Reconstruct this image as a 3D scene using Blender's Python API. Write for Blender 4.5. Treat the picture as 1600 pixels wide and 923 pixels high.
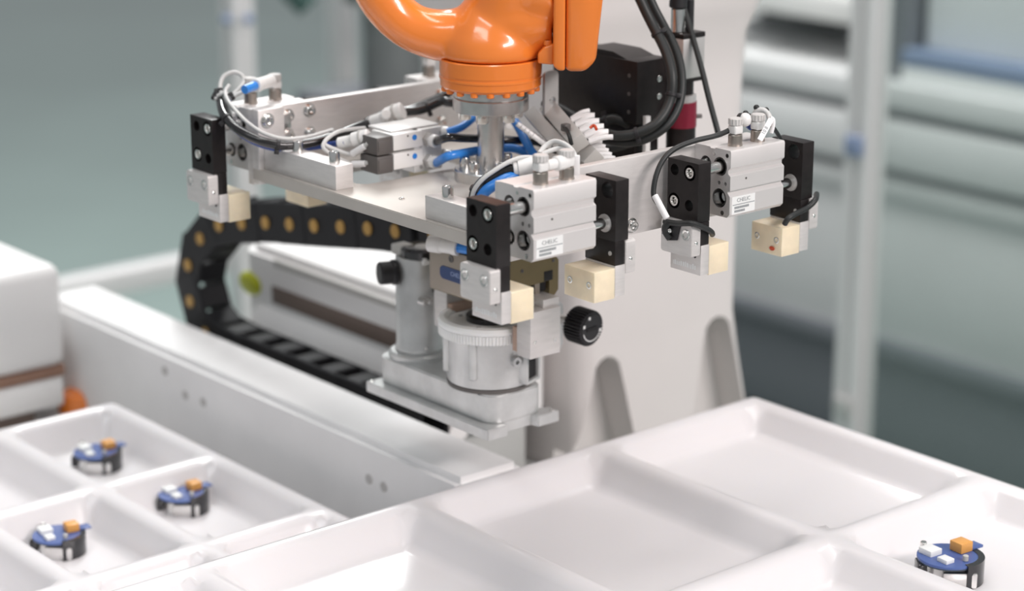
import bpy, bmesh, math, random
from mathutils import Vector, Matrix, Quaternion
random.seed(7)
for o in list(bpy.data.objects):
    bpy.data.objects.remove(o)
S = bpy.context.scene
COL = S.collection
ZB = 1.2          # height of the gripper base plate's top above the floor; local z = 0 there

# ------------------------------------------------------------------ camera
FPX, W, H = 3400.0, 1600, 923
PIT, YAW = math.radians(16.3), math.radians(49.8)
FWH = Vector((math.cos(YAW), math.sin(YAW), 0))
RT = Vector((math.sin(YAW), -math.cos(YAW), 0))
UPV = Vector((0, 0, 1))
FW = math.cos(PIT) * FWH - math.sin(PIT) * UPV
DN = -(math.sin(PIT) * FWH + math.cos(PIT) * UPV)
CP = Vector((-1.0556, -1.2747, 0.3885))
cam = bpy.data.cameras.new('camera')
cam.sensor_width = 36.0
cam.lens = FPX / W * 36.0
cam.clip_start, cam.clip_end = 0.05, 80
cam.dof.use_dof = True
cam.dof.focus_distance = 1.585
cam.dof.aperture_fstop = 3.7
cam.dof.aperture_blades = 9
co = bpy.data.objects.new('camera', cam)
COL.objects.link(co)
co.matrix_world = Matrix((
    (RT.x, -DN.x, -FW.x, CP.x), (RT.y, -DN.y, -FW.y, CP.y), (RT.z, -DN.z, -FW.z, CP.z + ZB), (0, 0, 0, 1)))
S.camera = co

# ------------------------------------------------------------------ world and lamps
wd = bpy.data.worlds.new('world')
S.world = wd
wd.use_nodes = True
bg = wd.node_tree.nodes['Background']
bg.inputs[0].default_value = (0.94, 0.97, 1.0, 1)
bg.inputs[1].default_value = 0.36


def overhead_light(loc, sx, sy, power, color, aim):
    l = bpy.data.lights.new('overhead_light', 'AREA')
    l.shape = 'RECTANGLE'
    l.size, l.size_y = sx, sy
    l.energy = power
    l.color = color
    o = bpy.data.objects.new('overhead_light', l)
    COL.objects.link(o)
    o.location = (loc[0], loc[1], loc[2] + ZB)
    d = Vector(aim) - Vector(loc)
    o.rotation_euler = d.to_track_quat('-Z', 'Y').to_euler()
    return o


# rows of fluorescent ceiling lamps over the cell, then one added fill light
overhead_light((0.7, -4.0, 2.2), 2.6, 0.6, 150, (1.0, 0.92, 0.90), (0.05, 0.0, -0.15))
overhead_light((0.1, -0.35, 2.1), 1.6, 0.25, 12, (1.0, 0.96, 0.93), (0.05, -0.1, -0.2))
overhead_light((-1.7, -0.6, 1.9), 1.5, 0.25, 11, (0.93, 0.98, 1.0), (0.0, 0.0, -0.1))
overhead_light((0.3, 1.0, 2.2), 1.6, 0.30, 17, (1.0, 0.98, 0.96), (0.1, 0.3, -0.3))
overhead_light((1.6, 2.4, 2.2), 2.0, 0.40, 85, (0.98, 1.0, 0.99), (1.2, 2.8, -1.2))
overhead_light((0.9, 0.1, 2.4), 1.6, 0.30, 18, (1.0, 0.98, 0.97), (2.0, 1.0, -0.5))  # unseen fill light, added to brighten the grey machine enclosure

S.view_settings.view_transform = 'Standard'
S.view_settings.look = 'None'
S.view_settings.gamma = 1.0
S.view_settings.use_curve_mapping = False
S.view_settings.exposure = 0.0


# ------------------------------------------------------------------ helpers
def at(px, py, ax, v):
    """point of the place seen at a photo pixel, on the plane ax = v"""
    d = (px - 800) / FPX * RT + (py - 461.5) / FPX * DN + FW
    i = 'xyz'.index(ax)
    return CP + d * ((v - CP[i]) / d[i])


def P(px, py, dist):
    return CP + ((px - 800) / FPX * RT + (py - 461.5) / FPX * DN + FW) * dist


MATS = {}


def mat(name, col, rough=0.5, metal=0.0, coat=0.0, sss=0.0, trans=0.0, noise=0.0, nscale=40.0, bump=0.0, bscale=200.0, stretch=None, alpha=1.0, ior=1.5, spec=0.5):
    m = bpy.data.materials.new(name)
    m.use_nodes = True
    nt = m.node_tree
    b = nt.nodes['Principled BSDF']
    b.inputs['Base Color'].default_value = (*col, 1)
    b.inputs['Roughness'].default_value = rough
    b.inputs['Metallic'].default_value = metal
    b.inputs['Coat Weight'].default_value = coat
    b.inputs['Coat Roughness'].default_value = 0.08
    b.inputs['IOR'].default_value = ior
    b.inputs['Specular IOR Level'].default_value = spec
    if sss:
        b.inputs['Subsurface Weight'].default_value = sss
        b.inputs['Subsurface Radius'].default_value = (0.01, 0.008, 0.006)
        b.inputs['Subsurface Scale'].default_value = 0.5
    if trans:
        b.inputs['Transmission Weight'].default_value = trans
    if alpha < 1:
        b.inputs['Alpha'].default_value = alpha
    if noise or bump:
        tc = nt.nodes.new('ShaderNodeTexCoord')
        mp = nt.nodes.new('ShaderNodeMapping')
        nt.links.new(tc.outputs['Object'], mp.inputs[0])
        if stretch:
            mp.inputs['Scale'].default_value = stretch
        if noise:
            n = nt.nodes.new('ShaderNodeTexNoise')
            n.inputs['Scale'].default_value = nscale
            n.inputs['Detail'].default_value = 4
            nt.links.new(mp.outputs[0], n.inputs['Vector'])
            r = nt.nodes.new('ShaderNodeValToRGB')
            r.color_ramp.elements[0].position = 0.3
            r.color_ramp.elements[1].position = 0.7
            r.color_ramp.elements[0].color = (*[max(0, c * (1 - noise)) for c in col], 1)
            r.color_ramp.elements[1].color = (*[min(1, c * (1 + noise)) for c in col], 1)
            nt.links.new(n.outputs['Fac'], r.inputs[0])
            nt.links.new(r.outputs[0], b.inputs['Base Color'])
        if bump:
            n2 = nt.nodes.new('ShaderNodeTexNoise')
            n2.inputs['Scale'].default_value = bscale
            n2.inputs['Detail'].default_value = 3
            nt.links.new(mp.outputs[0], n2.inputs['Vector'])
            bp = nt.nodes.new('ShaderNodeBump')
            bp.inputs['Strength'].default_value = bump
            bp.inputs['Distance'].default_value = 0.001
            nt.links.new(n2.outputs['Fac'], bp.inputs['Height'])
            nt.links.new(bp.outputs[0], b.inputs['Normal'])
    MATS[name] = m
    return m


mat('aluminium', (0.68, 0.655, 0.64), 0.45, 0.38, noise=0.05, nscale=60, stretch=(1, 1, 6))
mat('aluminium_body', (0.72, 0.695, 0.685), 0.5, 0.5)
mat('plate_alu', (0.52, 0.485, 0.45), 0.5, 0.35, noise=0.06, nscale=25)
mat('cast_alloy', (0.62, 0.625, 0.62), 0.36, 0.6, noise=0.12, nscale=45, bump=0.12, bscale=350)
mat('steel', (0.78, 0.77, 0.75), 0.16, 1.0)
mat('steel_satin', (0.70, 0.69, 0.68), 0.28, 1.0, noise=0.1, nscale=90)
mat('brass_nickel', (0.42, 0.37, 0.33), 0.3, 0.9)
mat('black_anodised', (0.013, 0.010, 0.010), 0.38, 0.0, noise=0.25, nscale=160, spec=0.32)
mat('black_hole', (0.006, 0.005, 0.006), 0.6)
mat('urethane', (0.84, 0.73, 0.54), 0.35, 0.0, sss=0.35, noise=0.07, nscale=70, spec=0.4)
mat('white_plastic', (0.80, 0.79, 0.775), 0.35, coat=0.15)
mat('knob_grey', (0.60, 0.585, 0.57), 0.45)
mat('grey_plastic', (0.50, 0.49, 0.47), 0.4)
mat('dark_grey_plastic', (0.11, 0.10, 0.095), 0.45)
mat('orange_paint', (0.88, 0.235, 0.035), 0.22, coat=0.6)
mat('blue_tube', (0.035, 0.24, 0.72), 0.28, coat=0.3)
mat('navy_tube', (0.03, 0.07, 0.30), 0.3, coat=0.3)
mat('black_tube', (0.012, 0.011, 0.012), 0.18, coat=0.4)
mat('black_cable', (0.022, 0.024, 0.024), 0.45, spec=0.4)
mat('grey_cable', (0.58, 0.58, 0.57), 0.42)
mat('olive_anodised', (0.20, 0.155, 0.075), 0.42, 0.35, noise=0.08)
mat('taupe_anodised', (0.36, 0.31, 0.26), 0.45, 0.4)
mat('badge_blue', (0.02, 0.05, 0.17), 0.35)
mat('badge_print', (0.35, 0.45, 0.7), 0.5)
mat('label_white', (0.82, 0.83, 0.82), 0.5)
mat('print_grey', (0.30, 0.32, 0.33), 0.6)
mat('engraved', (0.88, 0.9, 0.9), 0.5)
mat('tag_white', (0.84, 0.83, 0.83), 0.5)
mat('pink_pad', (0.52, 0.36, 0.28), 0.5)
mat('gear_white', (0.93, 0.93, 0.92), 0.4, sss=0.1)
mat('rubber', (0.014, 0.013, 0.015), 0.5)
mat('gloss_black', (0.015, 0.015, 0.018), 0.2, coat=0.3)
mat('maroon', (0.20, 0.008, 0.028), 0.35)
mat('yellow', (0.55, 0.32, 0.08), 0.5)
mat('yellow_spot', (0.42, 0.24, 0.05), 0.5)
mat('lime', (0.58, 0.62, 0.03), 0.5)
mat('chain_black', (0.010, 0.010, 0.012), 0.55, spec=0.25)
mat('machine_white', (0.90, 0.885, 0.88), 0.42, noise=0.02, nscale=8)
mat('column_white', (0.72, 0.68, 0.668), 0.45, noise=0.02, nscale=6)
mat('beam_paint', (0.86, 0.85, 0.85), 0.5, noise=0.04, nscale=12)
mat('brown_strip', (0.30, 0.17, 0.12), 0.5)
mat('slot_brown', (0.17, 0.125, 0.105), 0.6)
mat('tray_plastic', (0.765, 0.74, 0.75), 0.28, sss=0.12, coat=0.25)
mat('pcb_blue', (0.07, 0.12, 0.33), 0.35)
mat('pcb_dark', (0.04, 0.06, 0.09), 0.4)
mat('amber', (0.75, 0.36, 0.09), 0.4)
mat('floor_green', (0.33, 0.43, 0.40), 0.28, noise=0.10, nscale=0.8, coat=0.2)
mat('profile_alu', (0.74, 0.73, 0.73), 0.45, 0.3)
mat('panel_grey', (0.70, 0.70, 0.70), 0.5, noise=0.06, nscale=3)
mat('panel_dark', (0.19, 0.20, 0.22), 0.5)
mat('panel_light', (0.88, 0.88, 0.88), 0.5, noise=0.05, nscale=2)
mat('strip_blue', (0.22, 0.28, 0.42), 0.5)
mat('dark_machine', (0.13, 0.14, 0.14), 0.5, noise=0.3, nscale=6)
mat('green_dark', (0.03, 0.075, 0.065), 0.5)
mat('bench_grey', (0.52, 0.53, 0.52), 0.5, noise=0.05, nscale=10)
mat('silver_label', (0.55, 0.54, 0.53), 0.35, 0.4)
mat('wire_red', (0.6, 0.08, 0.03), 0.5)


def glass_mat():
    m = bpy.data.materials.new('clear_sheet')
    m.use_nodes = True
    nt = m.node_tree
    nt.nodes.clear()
    out = nt.nodes.new('ShaderNodeOutputMaterial')
    mix = nt.nodes.new('ShaderNodeMixShader')
    tr = nt.nodes.new('ShaderNodeBsdfTransparent')
    tr.inputs[0].default_value = (0.93, 0.96, 0.95, 1)
    gl = nt.nodes.new('ShaderNodeBsdfGlossy')
    gl.inputs['Roughness'].default_value = 0.12
    mix.inputs[0].default_value = 0.07
    nt.links.new(tr.outputs[0], mix.inputs[1])
    nt.links.new(gl.outputs[0], mix.inputs[2])
    nt.links.new(mix.outputs[0], out.inputs[0])
    MATS['clear_sheet'] = m


glass_mat()
ORG = {}


def root_of(o):
    while o.parent:
        o = o.parent
    return o


def thing(name, label, cat, loc, group=None):
    o = bpy.data.objects.new(name, None)
    o.empty_display_size = 0.02
    COL.objects.link(o)
    o.location = (loc[0], loc[1], loc[2] + ZB)
    ORG[o.name] = Vector(loc)
    o['label'] = label
    o['category'] = cat
    if group:
        o['group'] = group
    return o


def catmull(pts, sub=6):
    pts = [Vector(p) for p in pts]
    if len(pts) < 3:
        return pts
    out = []
    n = len(pts)
    for i in range(n - 1):
        p0 = pts[max(i - 1, 0)]
        p1, p2 = pts[i], pts[i + 1]
        p3 = pts[min(i + 2, n - 1)]
        for k in range(sub):
            t = k / sub
            out.append(0.5 * ((2 * p1) + (p2 - p0) * t + (2 * p0 - 5 * p1 + 4 * p2 - p3) * t * t + (3 * p1 - p0 - 3 * p2 + p3) * t ** 3))
    out.append(pts[-1])
    return out


AX = {'x': lambda a, b, c: Vector((c, a, b)), 'y': lambda a, b, c: Vector((a, c, b)), 'z': lambda a, b, c: Vector((a, b, c))}


class MB:
    def __init__(self):
        self.bm = bmesh.new()

    def _bevel(self, faces, b, seg=2):
        es = list({e for f in faces for e in f.edges})
        bmesh.ops.bevel(self.bm, geom=es, offset=b, segments=seg, affect='EDGES', clamp_overlap=True, profile=0.5)

    def box(self, x0, x1, y0, y1, z0, z1, b=0.0, seg=2):
        v = [self.bm.verts.new((x, y, z)) for x in (x0, x1) for y in (y0, y1) for z in (z0, z1)]
        q = [(0, 1, 3, 2), (4, 6, 7, 5), (0, 4, 5, 1), (2, 3, 7, 6), (0, 2, 6, 4), (1, 5, 7, 3)]
        fs = [self.bm.faces.new([v[i] for i in f]) for f in q]
        if b:
            self._bevel(fs, b, seg)
        return self

    def obox(self, c, u, v, w, hu, hv, hw, b=0.0, seg=2):
        """oriented box: centre, three unit axes, half sizes"""
        c, u, v, w = Vector(c), Vector(u), Vector(v), Vector(w)
        vs = [self.bm.verts.new(c + u * hu * i + v * hv * j + w * hw * k) for i in (-1, 1) for j in (-1, 1) for k in (-1, 1)]
        q = [(0, 1, 3, 2), (4, 6, 7, 5), (0, 4, 5, 1), (2, 3, 7, 6), (0, 2, 6, 4), (1, 5, 7, 3)]
        fs = [self.bm.faces.new([vs[i] for i in f]) for f in q]
        if b:
            self._bevel(fs, b, seg)
        return self

    def lathe(self, prof, p0, d, n=24):
        """profile of (radius, distance along d), revolved about the line p0 + t d"""
        p0, d = Vector(p0), Vector(d).normalized()
        a = d.orthogonal().normalized()
        c = d.cross(a)
        rings = []
        for r, t in prof:
            if r < 1e-6:
                rings.append([self.bm.verts.new(p0 + d * t)])
            else:
                rings.append([self.bm.verts.new(p0 + d * t + (a * math.cos(2 * math.pi * i / n) + c * math.sin(2 * math.pi * i / n)) * r) for i in range(n)])
        for A, B in zip(rings, rings[1:]):
            for i in range(n):
                j = (i + 1) % n
                vs = []
                for q in ((A[i] if len(A) > 1 else A[0]), (A[j] if len(A) > 1 else A[0]), (B[j] if len(B) > 1 else B[0]), (B[i] if len(B) > 1 else B[0])):
                    if q not in vs:
                        vs.append(q)
                if len(vs) >= 3:
                    self.bm.faces.new(vs)
        return self

    def cyl(self, p0, p1, r, n=24, b=0.0, r2=None):
        p0, p1 = Vector(p0), Vector(p1)
        L = (p1 - p0).length
        r2 = r if r2 is None else r2
        if b:
            pr = [(0, 0), (r - b, 0), (r, b), (r2, L - b), (r2 - b, L), (0, L)]
        else:
            pr = [(0, 0), (r, 0), (r2, L), (0, L)]
        return self.lathe(pr, p0, p1 - p0, n)

    def tube(self, pts, r, n=10, sub=6, rad=None, flat=1.0):
        ps = catmull(pts, sub)
        if rad:
            rr = [x[0] for x in catmull([(q, 0, 0) for q in rad], sub)]
        else:
            rr = [r] * len(ps)
        t0 = (ps[1] - ps[0]).normalized()
        nrm = t0.orthogonal().normalized()
        rings = []
        for i, p in enumerate(ps):
            t = (ps[min(i + 1, len(ps) - 1)] - ps[max(i - 1, 0)]).normalized()
            nrm = (nrm - t * nrm.dot(t)).normalized()
            bn = t.cross(nrm)
            rings.append([self.bm.verts.new(p + (nrm * math.cos(2 * math.pi * k / n) + bn * flat * math.sin(2 * math.pi * k / n)) * rr[i]) for k in range(n)])
        for A, B in zip(rings, rings[1:]):
            for k in range(n):
                self.bm.faces.new((A[k], A[(k + 1) % n], B[(k + 1) % n], B[k]))
        self.bm.faces.new(rings[0][::-1])
        self.bm.faces.new(rings[-1])
        return self

    def prism(self, poly, ax, a0, a1, holes=(), b=0.0, n=20):
        """2-D outline (with round or polygon holes) extruded along ax; x:(y,z) y:(x,z) z:(x,y)"""
        bm = bmesh.new()
        f = AX[ax]
        loops = [list(poly)]
        for h in holes:
            if len(h) == 3 and not hasattr(h[0], '__len__'):
                loops.append([(h[0] + h[2] * math.cos(2 * math.pi * i / n), h[1] + h[2] * math.sin(2 * math.pi * i / n)) for i in range(n)])
            else:
                loops.append(list(h))
        es = []
        for lp in loops:
            vs = [bm.verts.new(f(p[0], p[1], a0)) for p in lp]
            es += [bm.edges.new((vs[i], vs[(i + 1) % len(vs)])) for i in range(len(vs))]
        if len(loops) == 1:
            bm.faces.new(bm.verts)
        else:
            bmesh.ops.triangle_fill(bm, use_beauty=True, edges=es)
        ret = bmesh.ops.extrude_face_region(bm, geom=bm.faces[:])
        nv = [g for g in ret['geom'] if isinstance(g, bmesh.types.BMVert)]
        bmesh.ops.translate(bm, verts=nv, vec=f(0, 0, a1) - f(0, 0, a0))
        bmesh.ops.recalc_face_normals(bm, faces=bm.faces[:])
        if b:
            sh = [e for e in bm.edges if len(e.link_faces) == 2 and e.calc_face_angle(0) > 0.6]
            bmesh.ops.bevel(bm, geom=sh, offset=b, segments=2, affect='EDGES', clamp_overlap=True)
        me = bpy.data.meshes.new('tmp')
        bm.to_mesh(me)
        bm.free()
        self.bm.from_mesh(me)
        bpy.data.meshes.remove(me)
        return self

    def sphere(self, c, r, sx=1, sy=1, sz=1, u=16, v=10):
        m = Matrix.Translation(Vector(c)) @ Matrix.Diagonal((r * sx, r * sy, r * sz, 1))
        bmesh.ops.create_uvsphere(self.bm, u_segments=u, v_segments=v, radius=1, matrix=m)
        return self

    def mesh(self, name, m, org=(0, 0, 0), angle=32):
        bm = self.bm
        bmesh.ops.recalc_face_normals(bm, faces=bm.faces[:])
        bmesh.ops.translate(bm, verts=bm.verts[:], vec=-Vector(org))
        for f in bm.faces:
            f.smooth = True
        for e in bm.edges:
            if len(e.link_faces) == 2 and e.calc_face_angle(0) > math.radians(angle):
                e.smooth = False
        me = bpy.data.meshes.new(name)
        bm.to_mesh(me)
        bm.free()
        me.materials.append(MATS[m])
        return me

    def build(self, name, m, parent, label=None, angle=32):
        """a part: mesh object under its thing (coordinates given in the shared local frame)"""
        org = ORG[root_of(parent).name]
        o = bpy.data.objects.new(name, self.mesh(name, m, org, angle))
        COL.objects.link(o)
        o.parent = parent
        if label:
            o['label'] = label
        return o

    def top(self, name, m, label=None, cat=None, group=None, kind=None, angle=32):
        """a thing that is one mesh; origin at the middle of its base"""
        vs = [v.co for v in self.bm.verts]
        lo = [min(v[i] for v in vs) for i in range(3)]
        hi = [max(v[i] for v in vs) for i in range(3)]
        org = Vector(((lo[0] + hi[0]) / 2, (lo[1] + hi[1]) / 2, lo[2]))
        o = bpy.data.objects.new(name, self.mesh(name, m, org, angle))
        COL.objects.link(o)
        o.location = (org.x, org.y, org.z + ZB)
        ORG[o.name] = org
        if label:
            o['label'] = label
        if cat:
            o['category'] = cat
        if group:
            o['group'] = group
        if kind:
            o['kind'] = kind
        return o


SHARED = {}


def bolt(parent, pos, d, r, h, m='steel', name='bolt', washer=False):
    """socket-head screw: head with chamfer and recessed hex socket"""
    key = (round(r, 5), round(h, 5), m, washer, name)
    if key not in SHARED:
        s = 0.55 * r
        pr = []
        if washer:
            pr += [(0, 0), (r * 1.35, 0), (r * 1.35, h * 0.2), (r, h * 0.2)]
        else:
            pr += [(0, 0), (r, 0)]
        pr += [(r, h * 0.85), (r * 0.9, h), (s * 1.15, h), (s, h * 0.93), (s, h * 0.45), (0, h * 0.40)]
        SHARED[key] = MB().lathe(pr, (0, 0, 0), (0, 0, 1), 18).mesh(name, m)
    o = bpy.data.objects.new(name, SHARED[key])
    COL.objects.link(o)
    o.parent = parent
    o.location = Vector(pos) - ORG[root_of(parent).name]
    o.rotation_euler = Vector(d).to_track_quat('Z', 'Y').to_euler()
    return o


def text(body, size, m, parent, org, xd, yd, name='lettering', ext=0.0001, bold=0.0):
    cu = bpy.data.curves.new('txt', 'FONT')
    cu.body = body
    cu.size = size
    cu.extrude = ext
    cu.offset = bold
    cu.align_x = 'CENTER'
    cu.align_y = 'CENTER'
    cu.resolution_u = 2
    t = bpy.data.objects.new('txt', cu)
    COL.objects.link(t)
    bpy.context.view_layer.update()
    me = bpy.data.meshes.new_from_object(t.evaluated_get(bpy.context.evaluated_depsgraph_get()))
    bpy.data.objects.remove(t)
    xd, yd = Vector(xd).normalized(), Vector(yd).normalized()
    zd = xd.cross(yd)
    M = Matrix(((xd.x, yd.x, zd.x, org[0]), (xd.y, yd.y, zd.y, org[1]), (xd.z, yd.z, zd.z, org[2]), (0, 0, 0, 1)))
    me.transform(Matrix.Translation(-ORG[root_of(parent).name]) @ M)
    me.name = name
    me.materials.clear()
    me.materials.append(MATS[m])
    o = bpy.data.objects.new(name, me)
    COL.objects.link(o)
    o.parent = parent
    return o


def rrect(x0, x1, y0, y1, r, n=5):
    out = []
    for cx, cy, a0 in ((x1 - r, y1 - r, 0), (x0 + r, y1 - r, 90), (x0 + r, y0 + r, 180), (x1 - r, y0 + r, 270)):
        for i in range(n + 1):
            a = math.radians(a0 + 90 * i / n)
            out.append((cx + r * math.cos(a), cy + r * math.sin(a)))
    return out


# ================================================================== THE SETTING
MB().box(-8, 14, -6, 18, -1.25, -1.2).top('floor', 'floor_green', kind='structure')


def post(name, label, px, py, dist, w, z1, n_slots=2, cat='post'):
    c = P(px, py, dist)
    t = thing(name, label, cat, (c.x, c.y, -1.2), 'aluminium profile posts of the cell guard')
    h, g, d = w / 2, w * 0.10, w * 0.16
    poly = []
    for k in range(4):                       # square section with a T-slot mouth in the middle of each side
        a = math.radians(90 * k)
        for (u, v) in ((h, -h), (h, -g), (h - d, -g), (h - d, g), (h, g)):
            poly.append((c.x + u * math.cos(a) - v * math.sin(a), c.y + u * math.sin(a) + v * math.cos(a)))
    MB().prism(poly, 'z', -1.19, z1).build('profile', 'profile_alu', t)
    MB().box(c.x - h * 1.6, c.x + h * 1.6, c.y - h * 1.6, c.y + h * 1.6, -1.2, -1.19, 0.002).build('foot_plate', 'dark_grey_plastic', t)
    return t, c


pr_t, pr_c = post('profile_post', 'grey aluminium profile post on the right with blue clip', 1347, 330, 3.25, 0.042, 1.0)
MB().box(pr_c.x - 0.03, pr_c.x - 0.021, pr_c.y - 0.016, pr_c.y + 0.016, -0.315, -0.285, 0.003).build('bracket', 'strip_blue', pr_t)
MB().box(pr_c.x - 0.03, pr_c.x - 0.021, pr_c.y - 0.016, pr_c.y + 0.016, -0.72, -0.69, 0.003).build('bracket', 'silver_label', pr_t)
pl_t, pl_c = post('profile_post', 'grey aluminium profile post behind the left gripper fittings', 371, 60, 3.6, 0.040, 1.0)
for dx in (-0.012, 0.012):
    q = P(371 + dx * 1400, 30, 3.55)
    MB().sphere(q, 0.009).build('blue_cap', 'strip_blue', pl_t)
post('profile_post', 'grey aluminium profile post just left of the orange wrist', 533, 60, 4.2, 0.040, 1.0)

# low guard rail behind the beam on the left
q = at(190, 436, 'z', -0.60)
r_t = thing('guard_rail', 'grey horizontal aluminium rail behind the white channel beam', 'rail', (q.x + 0.03, q.y, -1.2))
MB().box(q.x - 0.3, q.x + 0.36, q.y - 0.02, q.y + 0.02, -0.62, -0.58, 0.003).build('profile', 'profile_alu', r_t)
for dx in (-0.28, 0.33):
    MB().box(q.x + dx - 0.02, q.x + dx + 0.02, q.y - 0.018, q.y + 0.018, -1.2, -0.62).build('leg', 'profile_alu', r_t)

# long grey machine in the background on the right (runs along y)
X0 = 2.0
lm = thing('machine_enclosure', 'long grey machine enclosure with horizontal bands and blue strip behind right post', 'machine', (X0 + 0.3, 0.8, -1.2))
YA, YB = -0.6, 2.2
MB().box(X0, X0 + 0.6, YA, YB, -0.84, -0.52, 0.004).build('panel', 'panel_grey', lm)
MB().box(X0 - 0.012, X0 + 0.01, YA, YB, -0.87, -0.835, 0.003).build('edge_trim', 'panel_dark', lm)
MB().box(X0 - 0.016, X0 + 0.01, YA, YB, -0.56, -0.525, 0.003).build('rail', 'panel_grey', lm)
MB().box(X0 + 0.02, X0 + 0.6, YA, YB, -1.06, -0.845, 0.004).build('plinth_panel', 'panel_dark', lm)
for y in (-0.55, 0.7, 2.1):
    MB().box(X0 + 0.1, X0 + 0.16, y, y + 0.06, -1.2, -1.06).build('foot', 'dark_grey_plastic', lm)
MB().box(X0 - 0.03, X0 + 0.6, YA, YB, -0.505, -0.415, 0.004).build('rail', 'panel_grey', lm)
MB().box(X0 - 0.005, X0 + 0.6, YA, YB, -0.52, -0.505).build('gap_strip', 'panel_dark', lm)
MB().box(X0 - 0.03, X0 + 0.6, YA, YB, -0.395, -0.345, 0.004).build('rail', 'panel_grey', lm)
MB().box(X0 - 0.005, X0 + 0.6, YA, YB, -0.415, -0.395).build('gap_strip', 'panel_dark', lm)
MB().box(X0 - 0.01, X0 + 0.6, YA, 1.24, -0.345, -0.315, 0.003).build('rail', 'panel_light', lm)
MB().box(X0 - 0.012, X0 + 0.5, YA, 1.24, -0.315, -0.285, 0.003).build('blue_strip', 'strip_blue', lm)
MB().box(X0 + 0.03, X0 + 0.5, YA, 1.22, -0.285, 0.45, 0.004).build('wall_panel', 'panel_light', lm)
MB().box(X0 + 0.0, X0 + 0.06, 1.24, 1.33, -0.345, 0.45, 0.004).build('corner_profile', 'panel_dark', lm)
MB().box(X0 + 0.25, X0 + 0.6, 1.33, YB, -0.345, 0.45).build('back_panel', 'dark_machine', lm)
MB().box(X0 + 0.02, X0 + 0.2, 1.36, 1.66, -0.265, -0.215, 0.006).build('white_duct', 'white_plastic', lm)
MB().tube([(X0 + 0.06, 1.66, -0.27), (X0 + 0.04, 1.8, -0.31), (X0 + 0.05, 1.95, -0.30), (X0 + 0.1, 2.1, -0.25)], 0.014).build('hose', 'panel_light', lm)
MB().box(X0 + 0.05, X0 + 0.25, 1.5, 1.9, -0.17, -0.11, 0.006).build('green_box', 'green_dark', lm)
MB().box(X0 + 0.05, X0 + 0.12, 1.40, 1.44, -0.19, 0.2, 0.006).build('white_duct', 'white_plastic', lm)
MB().box(X0 - 0.9, X0 + 0.9, -0.9, 2.6, -1.2, -1.196).top('floor_shade', 'green_dark', 'dark green sheet painted as floor shade in front of the grey machine enclosure', 'floor shade')  # shade around the machine's foot, put in as a dark sheet over the floor

# clear sheet of the guard, right of the post
pc = pr_c
sh = MB().box(pc.x - 0.002, pc.x + 0.002, pc.y - 1.6, pc.y - 0.03, -1.1, 0.9)
sh.top('guard_sheet', 'clear_sheet', 'clear plastic guard sheet fixed to the right profile post', 'guard sheet')

# dark blurred machine between the left post and the wrist
q = P(615, 95, 3.9)
dm = thing('press_station', 'dark grey blurred machine station far behind the orange wrist', 'machine', (q.x, q.y, -1.2))
MB().box(q.x - 0.10, q.x + 0.14, q.y - 0.12, q.y + 0.12, -1.2, -0.42, 0.01).build('cabinet', 'panel_grey', dm)
MB().box(q.x - 0.12, q.x + 0.16, q.y - 0.14, q.y + 0.14, -0.42, -0.36, 0.006).build('table', 'panel_dark', dm)
MB().cyl((q.x, q.y, -0.36), (q.x, q.y, -0.2), 0.055).build('head', 'dark_machine', dm)
MB().box(q.x - 0.07, q.x + 0.09, q.y - 0.06, q.y + 0.06, -0.2, 0.2, 0.01).build('column', 'dark_machine', dm)
MB().tube([(q.x - 0.07, q.y, 0.12), (q.x - 0.16, q.y + 0.08, 0.02), (q.x - 0.18, q.y + 0.1, -0.12), (q.x - 0.14, q.y + 0.06, -0.2)], 0.022).build('hose', 'green_dark', dm)

# ------------------------------------------------------------------ bench
MB().box(-1.1, 0.245, -1.1, 0.80, -0.40, -0.36, 0.004).top('workbench', 'bench_grey', 'light grey bench top under the trays and channel beam', 'bench')
MB().box(0.247, 0.33, -1.1, 0.004, -0.42, -0.362, 0.003).top('tray_support', 'bench_grey', 'grey ledge beside the bench carrying the large tray', 'ledge')

# ------------------------------------------------------------------ white machine column (pedestal)
pd = thing('machine_column', 'off-white cast column with arched recesses behind the grippers', 'column', (0.36, 0.30, -1.2))


def loft(secs, n=6, r=0.03):
    m = MB()
    rings = []
    for z, x0, x1, y0, y1 in secs:
        rings.append([m.bm.verts.new((x, y, z)) for x, y in rrect(x0, x1, y0, y1, r, n)])
    for A, B in zip(rings, rings[1:]):
        k = len(A)
        for i in range(k):
            m.bm.faces.new((A[i], A[(i + 1) % k], B[(i + 1) % k], B[i]))
    m.bm.faces.new(rings[0][::-1])
    m.bm.faces.new(rings[-1])
    return m


secs = [(-1.2, 0.20, 0.56, 0.09, 0.46), (-1.16, 0.20, 0.56, 0.09, 0.46), (-0.62, 0.235, 0.515, 0.145, 0.44), (-0.36, 0.247, 0.487, 0.163, 0.42), (-0.28, 0.248, 0.472, 0.167, 0.42),
        (-0.235, 0.249, 0.466, 0.17, 0.42), (-0.10, 0.249, 0.467, 0.17, 0.42), (0.0, 0.249, 0.470, 0.17, 0.42), (0.045, 0.245, 0.472, 0.168, 0.42), (0.065, 0.238, 0.476, 0.160, 0.42),
        (0.085, 0.232, 0.480, 0.155, 0.42), (0.30, 0.228, 0.484, 0.15, 0.42), (0.7, 0.225, 0.49, 0.15, 0.42)]
body = loft(secs, 6, 0.022).build('casting', 'column_white', pd, angle=40)


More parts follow.
